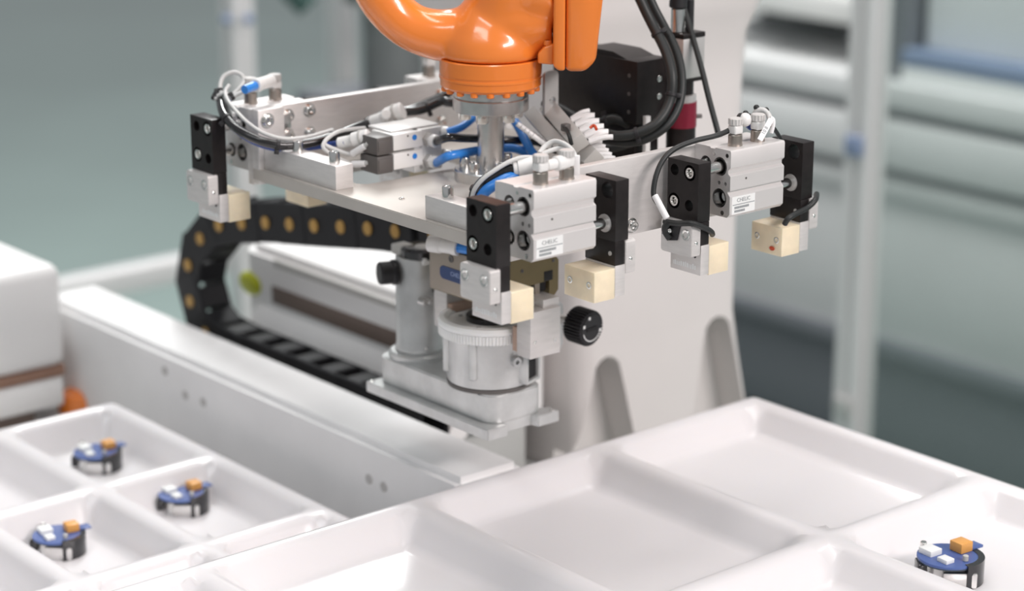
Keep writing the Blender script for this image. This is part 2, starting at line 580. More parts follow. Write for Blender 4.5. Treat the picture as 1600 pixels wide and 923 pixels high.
def cut(obj, cutter):
    tmp = bpy.data.objects.new('cutter', cutter)
    COL.objects.link(tmp)
    bpy.context.view_layer.update()
    tmp.matrix_world = obj.matrix_world
    md = obj.modifiers.new('cut', 'BOOLEAN')
    md.object = tmp
    md.solver = 'EXACT'
    bpy.context.view_layer.update()
    me = bpy.data.meshes.new_from_object(obj.evaluated_get(bpy.context.evaluated_depsgraph_get()))
    obj.modifiers.clear()
    bpy.data.objects.remove(tmp)
    obj.data = me


for (xt, zt, wt, xb, wb) in ((0.283, -0.247, 0.017, 0.281, 0.060), (0.432, -0.236, 0.019, 0.430, 0.062)):
    zb_ = -0.60
    poly = [(xb - wb * 1.6, zb_), (xb + wb * 1.6, zb_)]
    for i in range(7):
        a = math.pi * i / 6
        poly.append((xt + wt * math.cos(a), zt - wt + wt * math.sin(a)))
    cut(body, MB().prism(poly, 'y', 0.05, 0.205).mesh('cut', 'column_white', ORG[pd.name]))
bq = bmesh.new()
bq.from_mesh(body.data)
for f in bq.faces:
    f.smooth = True
for e in bq.edges:
    if len(e.link_faces) == 2 and e.calc_face_angle(0) > math.radians(24):
        e.smooth = False
sh_ = [e for e in bq.edges if not e.smooth and e.calc_length() > 0.002 and all(v.co.y < -0.09 for v in e.verts)]
bq.to_mesh(body.data)
bq.free()

# ------------------------------------------------------------------ channel beam
cb0 = thing('channel_beam', 'long white painted channel beam in front of the black drag chain', 'beam', (0.01, 0.36, -0.36))
MB().prism([(-0.024, -0.36), (0.045, -0.36), (0.045, -0.25), (-0.024, -0.25)], 'y', 0.012, 0.715, b=0.006).build('channel', 'beam_paint', cb0)
for px, py in ((290, 617), (318, 628), (577, 748), (600, 760), (258, 579)):
    bolt(cb0, at(px, py, 'x', -0.024), (-1, 0, 0), 0.0045, 0.001, 'silver_label', 'screw')

# ------------------------------------------------------------------ linear axis inside the chain loop
la = thing('linear_axis', 'white linear axis housing with dark slot behind the drag chain', 'linear axis', (0.18, 0.38, -0.36))
MB().prism(rrect(0.13, 0.235, 0.19, 0.567, 0.028, 6), 'z', -0.30, -0.187, b=0.008).build('housing', 'machine_white', la)
MB().prism([(0.131, -0.243), (0.104, -0.288), (0.104, -0.30), (0.131, -0.30)], 'y', 0.19, 0.535, b=0.003).build('sloped_skirt', 'machine_white', la)
MB().box(0.1285, 0.131, 0.23, 0.505, -0.240, -0.222, 0.0005).build('slot', 'slot_brown', la)
MB().box(0.128, 0.132, 0.23, 0.50, -0.2005, -0.1935, 0.0005).build('seam', 'grey_plastic', la)
for y in (0.22, 0.46):
    MB().box(0.14, 0.225, y, y + 0.05, -0.36, -0.30, 0.002).build('foot', 'bench_grey', la)
MB().sphere((0.131, 0.546, -0.229), 0.0145, 0.35, 1.45, 0.85).build('lime_marker', 'lime', la, 'lime green marker')

# ------------------------------------------------------------------ drag chain
path = [(0.095, -0.082), (0.15, -0.087), (0.2039, -0.0935), (0.2446, -0.0992), (0.286, -0.106), (0.3281, -0.1133), (0.368, -0.1195), (0.4085, -0.126), (0.4497, -0.1347), (0.4911, -0.1448),
        (0.5264, -0.1656), (0.5515, -0.198), (0.5505, -0.236), (0.524, -0.2635), (0.483, -0.2705), (0.442, -0.2705), (0.401, -0.2705), (0.360, -0.2705), (0.319, -0.2705), (0.278, -0.2705), (0.237, -0.2705), (0.196, -0.2705)]
dc = thing('drag_chain', 'black cable drag chain looping back with yellow spots on its links', 'drag chain', (0.08, 0.33, -0.36))
for i, (y, z) in enumerate(path):
    a = Vector(path[max(i - 1, 0)])
    b = Vector(path[min(i + 1, len(path) - 1)])
    t = (b - a).normalized()
    T = Vector((0, t.x, t.y))
    N = Vector((0, -t.y, t.x))
    X = Vector((1, 0, 0))
    c = Vector((0.0775, y, z))
    L, Hh = (0.0275 if 8 <= i <= 14 else 0.0236), 0.0198
    m = MB()
    for sx in (-1, 1):
        off = 0.0015 if i % 2 else 0.0
        cc = c + X * sx * (0.0175 - 0.002 - off * 0.5)
        m.obox(cc, X, T, N, 0.0022, L, Hh, 0.004 if False else 0.0015, 1)
    for s in (-1, 1):
        m.obox(c + N * s * (Hh - 0.003), X, T, N, 0.0150, 0.011, 0.003, 0.001, 1)
    lk = m.build('link', 'chain_black', dc)
    MB().cyl(c - X * 0.0172, c - X * 0.0190, 0.0062, 18, 0.0005).build('spot', 'yellow_spot', lk)

# ------------------------------------------------------------------ white machine at the left edge
q = at(97, 412, 'z', -0.195)
wb = thing('white_machine', 'white box-shaped machine with brown stripe at the left edge', 'machine', (q.x - 0.12, q.y + 0.12, -0.36))
zs = at(100, 578, 'y', q.y).z
MB().box(q.x - 0.3, q.x, q.y, q.y + 0.24, zs + 0.004, -0.195, 0.012, 3).build('cover', 'machine_white', wb)
MB().box(q.x - 0.298, q.x - 0.002, q.y + 0.002, q.y + 0.238, zs - 0.006, zs + 0.005, 0.001).build('stripe', 'brown_strip', wb)
MB().box(q.x - 0.3, q.x - 0.004, q.y + 0.003, q.y + 0.24, -0.345, zs - 0.006, 0.004).build('base', 'machine_white', wb)
MB().box(q.x - 0.29, q.x - 0.035, q.y + 0.012, q.y + 0.23, -0.36, -0.344).build('foot_frame', 'slot_brown', wb)
q = at(128, 640, 'z', -0.36)
MB().lathe([(0, 0), (0.024, 0), (0.024, 0.012), (0.021, 0.02), (0.012, 0.024), (0, 0.0245)], q, (0, 0, 1), 24).top('orange_cap', 'orange_paint', 'orange round cap on the bench beside the white machine', 'cap')


# ------------------------------------------------------------------ trays
def tray(name, label, x0, x1, xr, y0, y1, yr, zt, zf, zb, rim, w, d):
    def axis(a, b, rs):
        c = [(a, 0), (a + rim, 0), (a + rim + d, 1)]
        for r in rs:
            c += [(r - w - d, 1), (r - w, 0), (r + w, 0), (r + w + d, 1)]
        return c + [(b - rim - d, 1), (b - rim, 0), (b, 0)]
    ax, ay = axis(x0, x1, sorted(xr)), axis(y0, y1, sorted(yr))
    m = MB()
    g = [[m.bm.verts.new((x, y, zf if fx and fy else zt)) for y, fy in ay] for x, fx in ax]
    for i in range(len(ax) - 1):
        for j in range(len(ay) - 1):
            m.bm.faces.new((g[i][j], g[i + 1][j], g[i + 1][j + 1], g[i][j + 1]))
    bd = [g[i][0] for i in range(len(ax))] + [g[-1][j] for j in range(1, len(ay))] + [g[i][-1] for i in range(len(ax) - 2, -1, -1)] + [g[0][j] for j in range(len(ay) - 2, 0, -1)]
    lo = [m.bm.verts.new((v.co.x, v.co.y, zb)) for v in bd]
    k = len(bd)
    for i in range(k):
        m.bm.faces.new((bd[i], bd[(i + 1) % k], lo[(i + 1) % k], lo[i]))
    m.bm.faces.new(lo)
    bmesh.ops.recalc_face_normals(m.bm, faces=m.bm.faces[:])
    es = [e for e in m.bm.edges if len(e.link_faces) == 2 and e.calc_face_angle(0) > 0.35]
    bmesh.ops.bevel(m.bm, geom=es, offset=0.0065, segments=3, affect='EDGES', clamp_overlap=True, profile=0.5)
    return m.top(name, 'tray_plastic', label, 'tray', angle=60)


tray('parts_tray', 'white plastic tray holding three circuit parts beside the channel beam', -0.55, -0.063, (-0.19, -0.305, -0.42), 0.02, 0.497, (0.308, 0.139), -0.30, -0.332, -0.3595, 0.014, 0.008, 0.014)
tray('parts_tray', 'large white plastic tray in the right foreground with one circuit part', -0.48, 0.3156, (0.118, -0.08, -0.28), -0.80, 0.009, (-0.257, -0.52), -0.25, -0.2745, -0.3595, 0.014, 0.008, 0.018)


def circuit_part(label, loc, rz, k=0.88):
    t = thing('circuit_module', label, 'circuit part', (0, 0, 0), 'round circuit modules in the trays')
    MB().prism([(0.024 * math.cos(a), 0.024 * math.sin(a)) for a in [math.radians(q) for q in range(-70, 71, 10)]] + [(0.019 * math.cos(a), 0.019 * math.sin(a)) for a in [math.radians(q) for q in range(70, -71, -10)]], 'z', 0, 0.019).build('black_ring', 'gloss_black', t)
    MB().box(-0.016, 0.012, -0.014, 0.014, 0, 0.016, 0.002).build('bracket', 'white_plastic', t)
    MB().box(-0.010, 0.016, -0.021, -0.014, 0, 0.013, 0.002).build('clip', 'steel_satin', t)
    MB().box(-0.0275, -0.0200, -0.012, 0.004, 0.004, 0.0155, 0.0015).build('black_foot', 'gloss_black', t)
    board = MB().cyl((-0.003, 0, 0.0165), (-0.003, 0, 0.0185), 0.0235, 36, 0.0003).build('board', 'pcb_blue', t)
    MB().cyl((-0.003, 0, 0.0155), (-0.003, 0, 0.0166), 0.0232, 36).build('board_back', 'pcb_dark', t)
    MB().obox((0.008, 0.010, 0.0225), (0.8, 0.6, 0), (-0.6, 0.8, 0), (0, 0, 1), 0.0062, 0.0062, 0.004, 0.0008).build('relay', 'amber', board)
    MB().obox((-0.016, 0.004, 0.0205), (0.8, 0.6, 0), (-0.6, 0.8, 0), (0, 0, 1), 0.006, 0.0065, 0.0025, 0.0006).build('white_connector', 'label_white', board)
    MB().obox((-0.007, -0.012, 0.0200), (0.8, 0.6, 0), (-0.6, 0.8, 0), (0, 0, 1), 0.0042, 0.005, 0.0018, 0.0005).build('white_connector', 'label_white', board)
    MB().cyl((-0.020, 0.012, 0.0185), (-0.020, 0.012, 0.0245), 0.0025, 14, 0.0004).build('capacitor', 'steel', board)
    MB().cyl((0.008, -0.010, 0.0185), (0.008, -0.010, 0.0230), 0.0022, 14, 0.0004).build('capacitor', 'grey_plastic', board)
    MB().obox((0.018, 0.017, 0.0195), (0.8, 0.6, 0), (-0.6, 0.8, 0), (0, 0, 1), 0.006, 0.005, 0.001, 0.0002).build('daughter_board', 'pcb_blue', board)
    t.location = (loc.x, loc.y, loc.z + ZB)
    t.rotation_euler = (0, 0, math.radians(rz))
    t.scale = (k, k, k)
    return t


circuit_part('round blue circuit part in the large right tray', at(1486, 903, 'z', -0.2744), -42, 1.0)
circuit_part('round blue circuit part in the farthest left tray cell', at(156, 730, 'z', -0.3319), -42)
circuit_part('round blue circuit part in the left tray nearest the channel beam', at(290, 796, 'z', -0.3319), -38)
circuit_part('round blue circuit part in the left tray cell nearest the lower left corner', at(96, 862, 'z', -0.3319), -45)

# ================================================================== ROBOT WRIST
rw = thing('robot_wrist', 'glossy orange robot arm wrist hanging from above', 'robot arm', (0, 0, 0.0729))


def R3(px, py, dep=0.0):
    """point in the vertical plane across the wrist: photo pixel -> wrist frame, dep metres behind the flange axis"""
    return RT * ((px - 767) / 2000.0) + FWH * dep + UPV * ((278 - py) / 1955.0)


wm = MB()
wm.tube([R3(560, -230), R3(566, -130), R3(580, -50), R3(605, 8), R3(650, 48), R3(712, 60), R3(762, 46), R3(796, 4), R3(812, -60), R3(818, -150), R3(818, -230)], 0.02, 20, 6,
        rad=[0.020, 0.020, 0.0195, 0.0185, 0.0185, 0.0215, 0.0265, 0.0315, 0.0335, 0.034, 0.034])
wm.tube([R3(775, 30), R3(815, 32), R3(858, 28)], 0.03, 20, 6, rad=[0.030, 0.031, 0.027])
wm.tube([R3(800, -20), R3(830, -15), R3(858, -20)], 0.03, 20, 6, rad=[0.030, 0.034, 0.034])
wm.lathe([(0, 0.0955), (0.0392, 0.0955), (0.0392, 0.101), (0.0375, 0.110), (0.031, 0.123), (0.02, 0.14), (0, 0.15)], (0, 0, 0), (0, 0, 1), 40)
wo = wm.build('wrist_casting', 'orange_paint', rw)
md = wo.modifiers.new('fuse', 'REMESH')
md.mode = 'VOXEL'
md.voxel_size = 0.0016
md.use_smooth_shade = True
md = wo.modifiers.new('soften', 'SMOOTH')
md.factor = 0.6
md.iterations = 30
hz = MB().lathe([(0.030, 0.0775), (0.0375, 0.0775), (0.0392, 0.0795), (0.0392, 0.0845), (0.0398, 0.0848), (0.0398, 0.0865), (0.0392, 0.0868), (0.0392, 0.0885), (0.0396, 0.0887), (0.0396, 0.0995), (0.0388, 0.1003), (0.030, 0.1003)], (0, 0, -0.0046), (0, 0, 1), 64).build('ring_housing', 'orange_paint', rw)
for i in range(18):
    a = 2 * math.pi * (i + 0.5) / 18
    c = Vector((0.0355 * math.cos(a), 0.0355 * math.sin(a), 0.0734))
    MB().cyl(c, c - Vector((0, 0, 0.0035)), 0.003, 12, 0.0006).build('ring_bolt', 'orange_paint', rw)
# side motor cover
u, v, w_ = RT, FWH, UPV


def rz_prism(poly, d0, d1, b=0.0):
    """outline in (across, up) metres, extruded from d0 to d1 along the view heading"""
    m = MB()
    A = [m.bm.verts.new(RT * p[0] + UPV * p[1] + FWH * d0) for p in poly]
    B = [m.bm.verts.new(RT * p[0] + UPV * p[1] + FWH * d1) for p in poly]
    fs = [m.bm.faces.new(A), m.bm.faces.new(B[::-1])]
    for i in range(len(A)):
        j = (i + 1) % len(A)
        fs.append(m.bm.faces.new((A[i], B[i], B[j], A[j])))
    if b:
        m._bevel(fs, b, 3)
    return m


rz_prism([(0.0475, 0.32), (0.0475, 0.094), (0.0515, 0.0905), (0.0565, 0.0905), (0.0565, 0.32)], -0.034, 0.034, 0.002).build('cover_flange', 'orange_paint', rw)
rz_prism([(0.0570, 0.32), (0.0570, 0.0895), (0.0720, 0.0895), (0.0800, 0.098), (0.0850, 0.150), (0.0860, 0.32)], -0.033, 0.033, 0.004).build('motor_cover', 'orange_paint', rw)
rz_prism([(0.036, 0.095), (0.036, 0.1025), (0.041, 0.108), (0.048, 0.110), (0.048, 0.094)], -0.028, -0.016, 0.0015).build('lug', 'orange_paint', rw)
bolt(rw, RT * 0.0435 + UPV * 0.1085 + FWH * -0.022, (0.0, 0, 1), 0.0032, 0.0035, 'orange_paint', 'lug_bolt')

# ================================================================== GRIPPER FRAME
gf = thing('gripper_frame', 'aluminium gripper frame plate hanging under the orange wrist', 'gripper frame', (0, 0, -0.012))
cutout = [(-0.086, 0.0465), (-0.080, 0.0455), (0.03, 0.0455), (0.036, 0.0515), (0.036, 0.112), (0.03, 0.118), (-0.084, 0.118), (-0.0905, 0.112), (-0.0905, 0.052)]
MB().prism([(-0.122, -0.150), (0.13, -0.150), (0.13, 0.150), (-0.122, 0.150)], 'z', -0.0095, 0.0, holes=[cutout], b=0.0006).build('base_plate', 'plate_alu', gf)
for s, nm in ((-1, 'side_plate'), (1, 'side_plate')):
    y0, y1 = sorted((s * 0.1502, s * 0.158))
    MB().box(-0.121, 0.128, y0, y1, -0.0145, 0.0435 if s < 0 else 0.0468, 0.0007).build(nm, 'aluminium', gf)
MB().box(-0.1215, -0.0965, 0.1405, 0.1502, -0.0125, 0.0475, 0.0008).build('corner_block', 'aluminium', gf)
lb = MB().box(-0.1170, -0.1005, 0.0435, 0.1404, 0.0, 0.0189, 0.0006).build('stiffener_bar', 'aluminium', gf)
rb_ = MB().box(-0.1170, -0.1005, -0.1500, -0.0665, 0.0, 0.0170, 0.0006).build('stiffener_bar', 'aluminium', gf)
for y in (0.105, 0.056):
    bolt(lb, (-0.109, y, 0.0189), (0, 0, 1), 0.0042, 0.0085)
bolt(rb_, (-0.109, -0.083, 0.0170), (0, 0, 1), 0.0042, 0.0085)
bolt(gf, (-0.113, 0.1404, 0.0385), (0, -1, 0), 0.0046, 0.0035, washer=True)
for x, z in ((-0.087, 0.0375), (-0.087, 0.0215), (-0.066, 0.0395), (-0.066, 0.0205), (0.07, 0.036), (0.07, 0.012)):
    bolt(gf, (x, 0.1502, z), (0, -1, 0), 0.0042, 0.0042, washer=True)
for x, z in ((-0.0915, 0.0345), (-0.0915, 0.0185)):
    MB().box(x - 0.006, x + 0.004, 0.1440, 0.1502, z - 0.006, z + 0.006, 0.0008).build('clamp_block', 'steel_satin', gf)
# bolts on the outer side plate between the two front cylinders
bolt(gf, (0.0015, -0.158, -0.0072), (0, -1, 0), 0.0042, 0.004, washer=True)
bolt(gf, (-0.062, -0.0395, 0.0), (0, 0, 1), 0.0012, 0.0006)
# column with two flanges
MB().lathe([(0, 0), (0.0285, 0), (0.0285, 0.0075), (0.0278, 0.0085), (0, 0.0085)], (0, 0, 0), (0, 0, 1), 48).build('lower_flange', 'steel_satin', gf)
MB().cyl((0, 0, 0.0085), (0, 0, 0.0545), 0.0104, 32).build('column', 'steel_satin', gf)
MB().lathe([(0, 0.0545), (0.0288, 0.0545), (0.0294, 0.0552), (0.0294, 0.0645), (0.0288, 0.0652), (0, 0.0652)], (0, 0, 0), (0, 0, 1), 48).build('upper_flange', 'steel_satin', gf)
MB().lathe([(0, 0.0653), (0.0286, 0.0653), (0.0294, 0.066), (0.0294, 0.0724), (0, 0.0728)], (0, 0, 0), (0, 0, 1), 48).build('flange_adapter', 'steel_satin', gf)
for k in range(6):
    a = math.radians(12 + 60 * k)
    c = (0.0205 * math.cos(a), 0.0205 * math.sin(a))
    bolt(gf, (c[0], c[1], 0.0085), (0, 0, 1), 0.0042, 0.0075)
    a += math.radians(20)
    c = (0.0205 * math.cos(a), 0.0205 * math.sin(a))
    bolt(gf, (c[0], c[1], 0.0545), (0, 0, -1), 0.0050, 0.0070)
# pan-head hints of tapped holes in the base plate edge
for x, y in ((-0.095, -0.01), (-0.06, -0.06), (-0.03, -0.10)):
    bolt(gf, (x, y, 0.0), (0, 0, 1), 0.0022, 0.001)

# black plate on top edge of the rear side plate is built with the rear cylinders below


# ================================================================== FOUR JAW CYLINDERS
def jaw_cylinder(xc, s, label, marked=True, open_=0.0):
    """compact guided cylinder on the outside of a side plate; s = -1 front, +1 rear"""
    t = thing('jaw_cylinder', label, 'cylinder', (xc, s * 0.1765, -0.0055), 'jaw cylinders of the gripper')
    Y = lambda v: s * (0.158 + v)
    V = (lambda v: v) if s < 0 else (lambda v: 0.0405 - v)
    X = lambda q: xc + q
    # body: extruded section with grooves on the outer face, four through bores
    prof = [(0, -0.0055), (0.0345, -0.0055), (0.037, -0.0030), (0.037, 0.0105), (0.0345, 0.0132), (0.0345, 0.0142), (0.0370, 0.0150), (0.037, 0.0258), (0.0345, 0.0275), (0.0345, 0.0300), (0.037, 0.0322),
            (0.037, 0.0435), (0.0362, 0.0450), (0.0215, 0.0450), (0.0205, 0.0440), (0.0165, 0.0440), (0.0155, 0.0450), (0, 0.0450)]
    bores = [(V(0.0262), 0.0318, 0.0070), (V(0.0262), 0.0080, 0.0072), (V(0.0115), 0.0318, 0.0056), (V(0.0115), 0.0080, 0.0056)]
    small = [(V(0.0255), 0.0196, 0.0015), (V(0.0320), 0.0196, 0.0015), (0.030, -0.0025, 0.0018), (0.0335, 0.041, 0.0016), (0.020, 0.0405, 0.0013)]
    body = MB().prism([(Y(v), z) for v, z in prof], 'x', X(-0.0285), X(0.0285), holes=[(Y(v), z, r) for v, z, r in bores + small[:2]], b=0.0).build('body', 'aluminium_body', t)
    for v, z, r in bores:
        MB().lathe([(r * 1.02, 0), (r * 1.02, 0.057), (r * 0.8, 0.057), (r * 0.8, 0.0)], (X(-0.0284), Y(v), z), (1, 0, 0), 20).build('bushing', 'steel_satin', body)
    for v, z, r in small[2:]:
        MB().cyl((X(-0.0284), Y(v), z), (X(-0.0289), Y(v), z), r, 12).build('end_pin', 'steel', body)
    MB().cyl((X(-0.012), Y(0.0372), 0.0225), (X(-0.012), Y(0.0368), 0.0225), 0.0009, 10).build('vent_hole', 'dark_grey_plastic', body)
    # guide rods
    for v, z, q0, q1, r in ((V(0.0262), 0.0318, -0.0500, 0.018, 0.0042), (V(0.0115), 0.0080, -0.050, 0.018, 0.0040), (V(0.0262), 0.0080, -0.0220, 0.048 + open_, 0.0042), (V(0.0115), 0.0318, -0.022, 0.048 + open_, 0.0040)):
        MB().cyl((X(q0), Y(v), z), (X(q1), Y(v), z), r, 20, 0.0006).build('guide_rod', 'steel', t)
    # near jaw (towards -x) and far jaw (towards +x); e = -1 / +1
    for e in (-1, 1):
        d = open_ if e > 0 else 0.0
        E = lambda q: xc + e * (q + d)

        def span(a, b):
            return sorted((E(a), E(b)))
        i0, i1 = (0.0490, 0.0615) if e < 0 else (0.0471, 0.0594)
        # black jaw plate, thinned below for the finger holder
        zt, zk, zb_ = 0.0400, -0.0040, -0.0213
        hs = [(Y(V(0.0125)), 0.0320, 0.0042), (Y(V(0.0280)), 0.0320, 0.0059), (Y(V(0.0125)), 0.0088, 0.0059), (Y(V(0.0280)), 0.0078, 0.0042)]
        x0, x1 = span(i0, i1)
        jp = MB().prism(rrect(*sorted((Y(0.0055), Y(0.0370))), zk + 0.0, zt, 0.0006, 2), 'x', x0, x1, holes=hs, b=0.0).build('jaw_plate', 'black_anodised', t)
        x0, x1 = span(i0, i0 + 0.0088)
        MB().box(x0, x1, *sorted((Y(0.0055), Y(0.0370))), zb_, zk + 0.0, 0.0005).build('jaw_tongue', 'black_anodised', jp)
        # screws in the counterbores, plugs behind the open ones
        for (yy, zz, rr), scr in zip(hs, (False, True, True, False)):
            xb, xf = E(i0 + 0.0015), E(i0 + 0.0105)
            if scr if e < 0 else not scr:
                MB().cyl((E(i0 + 0.004), yy, zz), (E(i0 + 0.0045), yy, zz), rr * 0.99, 18).build('counterbore', 'black_hole', jp)
                bolt(jp, (E(i0 + 0.0045), yy, zz), (e, 0, 0), 0.0044, 0.0082 if e < 0 else 0.0065)
        if e > 0:
            MB().lathe([(0.0065, 0), (0.0065, 0.0010), (0.0042, 0.0010), (0.0042, 0)], (E(i0), Y(V(0.0262)), 0.0080), (-1, 0, 0), 20).build('rod_collar', 'silver_label', jp)
            bolt(jp, (E(i0 - 0.0), Y(0.0320), -0.013), (-1, 0, 0), 0.0016, 0.0006, 'silver_label')
        # finger holder: outer cheek with two screws, foot under the tongue
        a0, a1 = (0.0578, 0.0672) if e < 0 else (0.0570, 0.0668)
        x0, x1 = span(a0, a1)
        hold = MB()
        hold.prism(rrect(*sorted((Y(0.0052), Y(0.0372))), -0.0290, -0.0042, 0.0022, 3), 'x', x0, x1, b=0.0004)
        hold = hold.build('finger_holder', 'aluminium', t)
        for v in (0.0105, 0.0310):
            bolt(hold, (E(a1 - 0.0022), Y(v), -0.0125), (e, 0, 0), 0.0040, 0.0026, 'steel')
            MB().lathe([(0.0047, 0), (0.0047, 0.0003), (0.0040, 0.0003), (0.0040, 0)], (E(a1 - 0.0001), Y(v), -0.0125), (e, 0, 0), 18).build('screw_rim', 'silver_label', hold)
        for q_, z_ in ((0.5 * (a0 + a1), -0.0185),):
            MB().sphere((E(q_), Y(0.0372 if s < 0 else 0.0052), z_), 0.0017, 1, 0.5, 1, 12, 8).build('set_screw', 'steel', hold)
        x0, x1 = span(0.0484 if e < 0 else 0.0474, 0.0570)
        ft = MB().box(x0, x1, *sorted((Y(0.0055), Y(0.0370))), -0.0442, -0.0214, 0.0005).build('foot_block', 'aluminium', hold)
        for v in (0.0105, 0.0310):
            MB().cyl((E(0.0560), Y(v), -0.0305), (E(0.0573), Y(v), -0.0305), 0.0013, 10).build('slot_pin', 'black_hole', hold)
        # engraved code on the foot (unreadable in the photo: a row of small strokes)
        if e < 0:
            rr = random.Random(3)
            m = MB()
            v = 0.0085
            while v < 0.0325:
                wv = rr.choice((0.0006, 0.0012, 0.0017))
                hz_ = rr.choice((0.0036, 0.0040, 0.0030))
                y0, y1 = sorted((Y(v), Y(v + wv)))
                m.box(*span(0.0569, 0.0571), y0, y1, -0.0405, -0.0405 + hz_)
                v += wv + 0.0007
            m.build('engraving', 'engraved', ft)
        # amber urethane finger with two screws on its inner face
        f0, f1 = (0.0280, 0.0484) if e < 0 else (0.0277, 0.0474)
        x0, x1 = span(f0, f1)
        fg = MB().box(x0, x1, *sorted((Y(0.0052), Y(0.0370))), -0.0452, -0.0228, 0.0007).build('urethane_finger', 'urethane', t)
        for v in (0.0115, 0.0315):
            bolt(fg, (E(f0 + 0.0004), Y(v), -0.0330), (-e, 0, 0), 0.0026, 0.0008, 'steel')
    # maker's label on the outer face
    if marked:
        yo = Y(0.0372)
        lo = MB().box(X(-0.0262), X(-0.0020), *sorted((Y(0.0369), yo)), -0.0032, 0.0100).build('maker_label', 'label_white', t)
        xd = (1, 0, 0) if s < 0 else (-1, 0, 0)
        text('CHELIC', 0.0042, 'print_grey', lo, (X(-0.0142), yo + s * 0.0001, 0.0070), xd, (0, 0, 1))
        MB().box(X(-0.0255), X(-0.0025), *sorted((yo, yo + s * 0.0002)), 0.0036, 0.0042).build('rule', 'print_grey', lo)
        rr = random.Random(5)
        for z, xe, hgt in ((0.0008, -0.009, 0.0017), (-0.0019, -0.0125, 0.0017)):
            m = MB()
            x = -0.0235
            while x < xe:
                wv = rr.choice((0.0006, 0.0009))
                m.box(X(x), X(x + wv), *sorted((yo, yo + s * 0.0002)), z, z + hgt)
                x += wv + 0.0003
            m.build('print_line', 'print_grey', lo)
    # two port fittings on top
    for k, (q, v) in enumerate(((-0.0117, 0.0245), (0.0121, 0.0245))):
        ft = MB().lathe([(0, 0.0), (0.0052, 0.0), (0.0056, 0.0012), (0.0052, 0.003), (0.0052, 0.0088), (0.0048, 0.0094), (0, 0.0094)], (X(q), Y(v), 0.0440), (0, 0, 1), 6 if False else 20).build('port_fitting', 'brass_nickel', t)
        MB().box(X(q) - 0.0044, X(q) + 0.0044, Y(v) - 0.0044, Y(v) + 0.0044, 0.0535, 0.0605, 0.0018, 3).build('elbow', 'white_plastic', ft)
        cap = MB().lathe([(0, 0.0), (0.0050, 0.0), (0.0050, 0.0045), (0.0045, 0.0050), (0.0, 0.0050)], (X(q), Y(v), 0.0605), (0, 0, 1), 26).build('speed_knob', 'knob_grey', ft)
        for g in range(14):
            a = 2 * math.pi * g / 14
            MB().box(X(q) + 0.0050 * math.cos(a) - 0.0004, X(q) + 0.0050 * math.cos(a) + 0.0004, Y(v) + 0.0050 * math.sin(a) - 0.0004, Y(v) + 0.0050 * math.sin(a) + 0.0004, 0.0608, 0.0650).build('knob_ridge', 'knob_grey', ft)
    return t, X, Y


ju_front, XF, YF = jaw_cylinder(-0.0955, -1, 'silver jaw cylinder with black jaw plates nearest the camera, centre front')
ju_right, XR, YR = jaw_cylinder(0.0940, -1, 'silver jaw cylinder with black jaw plates at the right end of the frame', open_=0.0015)
ju_left, XL, YL = jaw_cylinder(-0.0885, 1, 'silver jaw cylinder with black jaw plate at the far left of the frame', marked=False)
ju_rear, XQ, YQ = jaw_cylinder(0.0940, 1, 'jaw cylinder mostly hidden behind the orange wrist ring', marked=False)


# ================================================================== PARALLEL GRIPPER UNDER THE PLATE
pg = thing('parallel_gripper', 'olive anodised parallel gripper under the frame with blue badge', 'gripper', (0.0025, 0, -0.131))
MB().box(-0.024, 0.029, -0.036, 0.036, -0.058, -0.0096, 0.001).build('mount', 'black_anodised', pg)
body_poly = [(-0.030, -0.056), (-0.030, -0.0915), (-0.0285, -0.093), (0.003, -0.093), (0.003, -0.0800), (0.026, -0.0790), (0.026, -0.093), (0.028, -0.093), (0.0322, -0.0915), (0.0355, -0.088), (0.0358, -0.064), (0.031, -0.058), (0.029, -0.056)]
gb = MB().prism(body_poly, 'y', -0.040, 0.040).build('body', 'olive_anodised', pg)
MB().box(-0.0306, -0.0300, -0.0395, 0.0395, -0.0915, -0.0565, 0.0002).build('side_cover', 'taupe_anodised', gb)
MB().prism(rrect(0.0055, 0.0245, -0.0875, -0.0795, 0.001, 2), 'y', -0.0375, 0.0375).build('slide_rail', 'black_anodised', gb)
MB().box(0.0115, 0.0165, -0.0398, -0.037, -0.0925, -0.0795, 0.0004).build('slide_key', 'taupe_anodised', gb)
MB().box(0.0205, 0.0295, -0.0403, -0.0395, -0.0790, -0.0710, 0.0003).build('pocket', 'black_hole', gb)
bd_ = MB().prism(rrect(-0.0105, 0.0260, -0.0805, -0.0700, 0.0042, 5), 'x', -0.0311, -0.0305).build('badge', 'badge_blue', gb, 'dark blue maker badge')
text('CHELIC', 0.0050, 'badge_print', bd_, (-0.03115, 0.004, -0.0745), (0, -1, 0), (0, 0, 1))
for x, z in ((-0.002, -0.0665), (0.0300, -0.0635)):
    bolt(gb, (x, -0.0400, z), (0, -1, 0), 0.0014, 0.0005, 'dark_grey_plastic')
bolt(gb, (-0.0306, 0.012, -0.0625), (-1, 0, 0), 0.0030, 0.0006, 'dark_grey_plastic')
for s in (-1, 1):
    y0, y1 = sorted((s * 0.0435, s * 0.0600))
    fg = MB().box(-0.0105, 0.0205, y0, y1, -0.1320, -0.0945, 0.0006).build('finger', 'aluminium', pg)
    MB().box(0.006, 0.0225, *sorted((s * 0.0360, s * 0.0560)), -0.0946, -0.0880, 0.0004).build('finger_root', 'aluminium', fg)
    MB().box(-0.0095, 0.0140, *sorted((s * 0.0372, s * 0.0437)), -0.1300, -0.1100, 0.0006).build('pad', 'pink_pad', fg)
    for x, z in ((-0.006, -0.1190), (0.0145, -0.1210)):
        bolt(fg, (x, s * 0.0600, z), (0, s, 0), 0.0016, 0.0006)
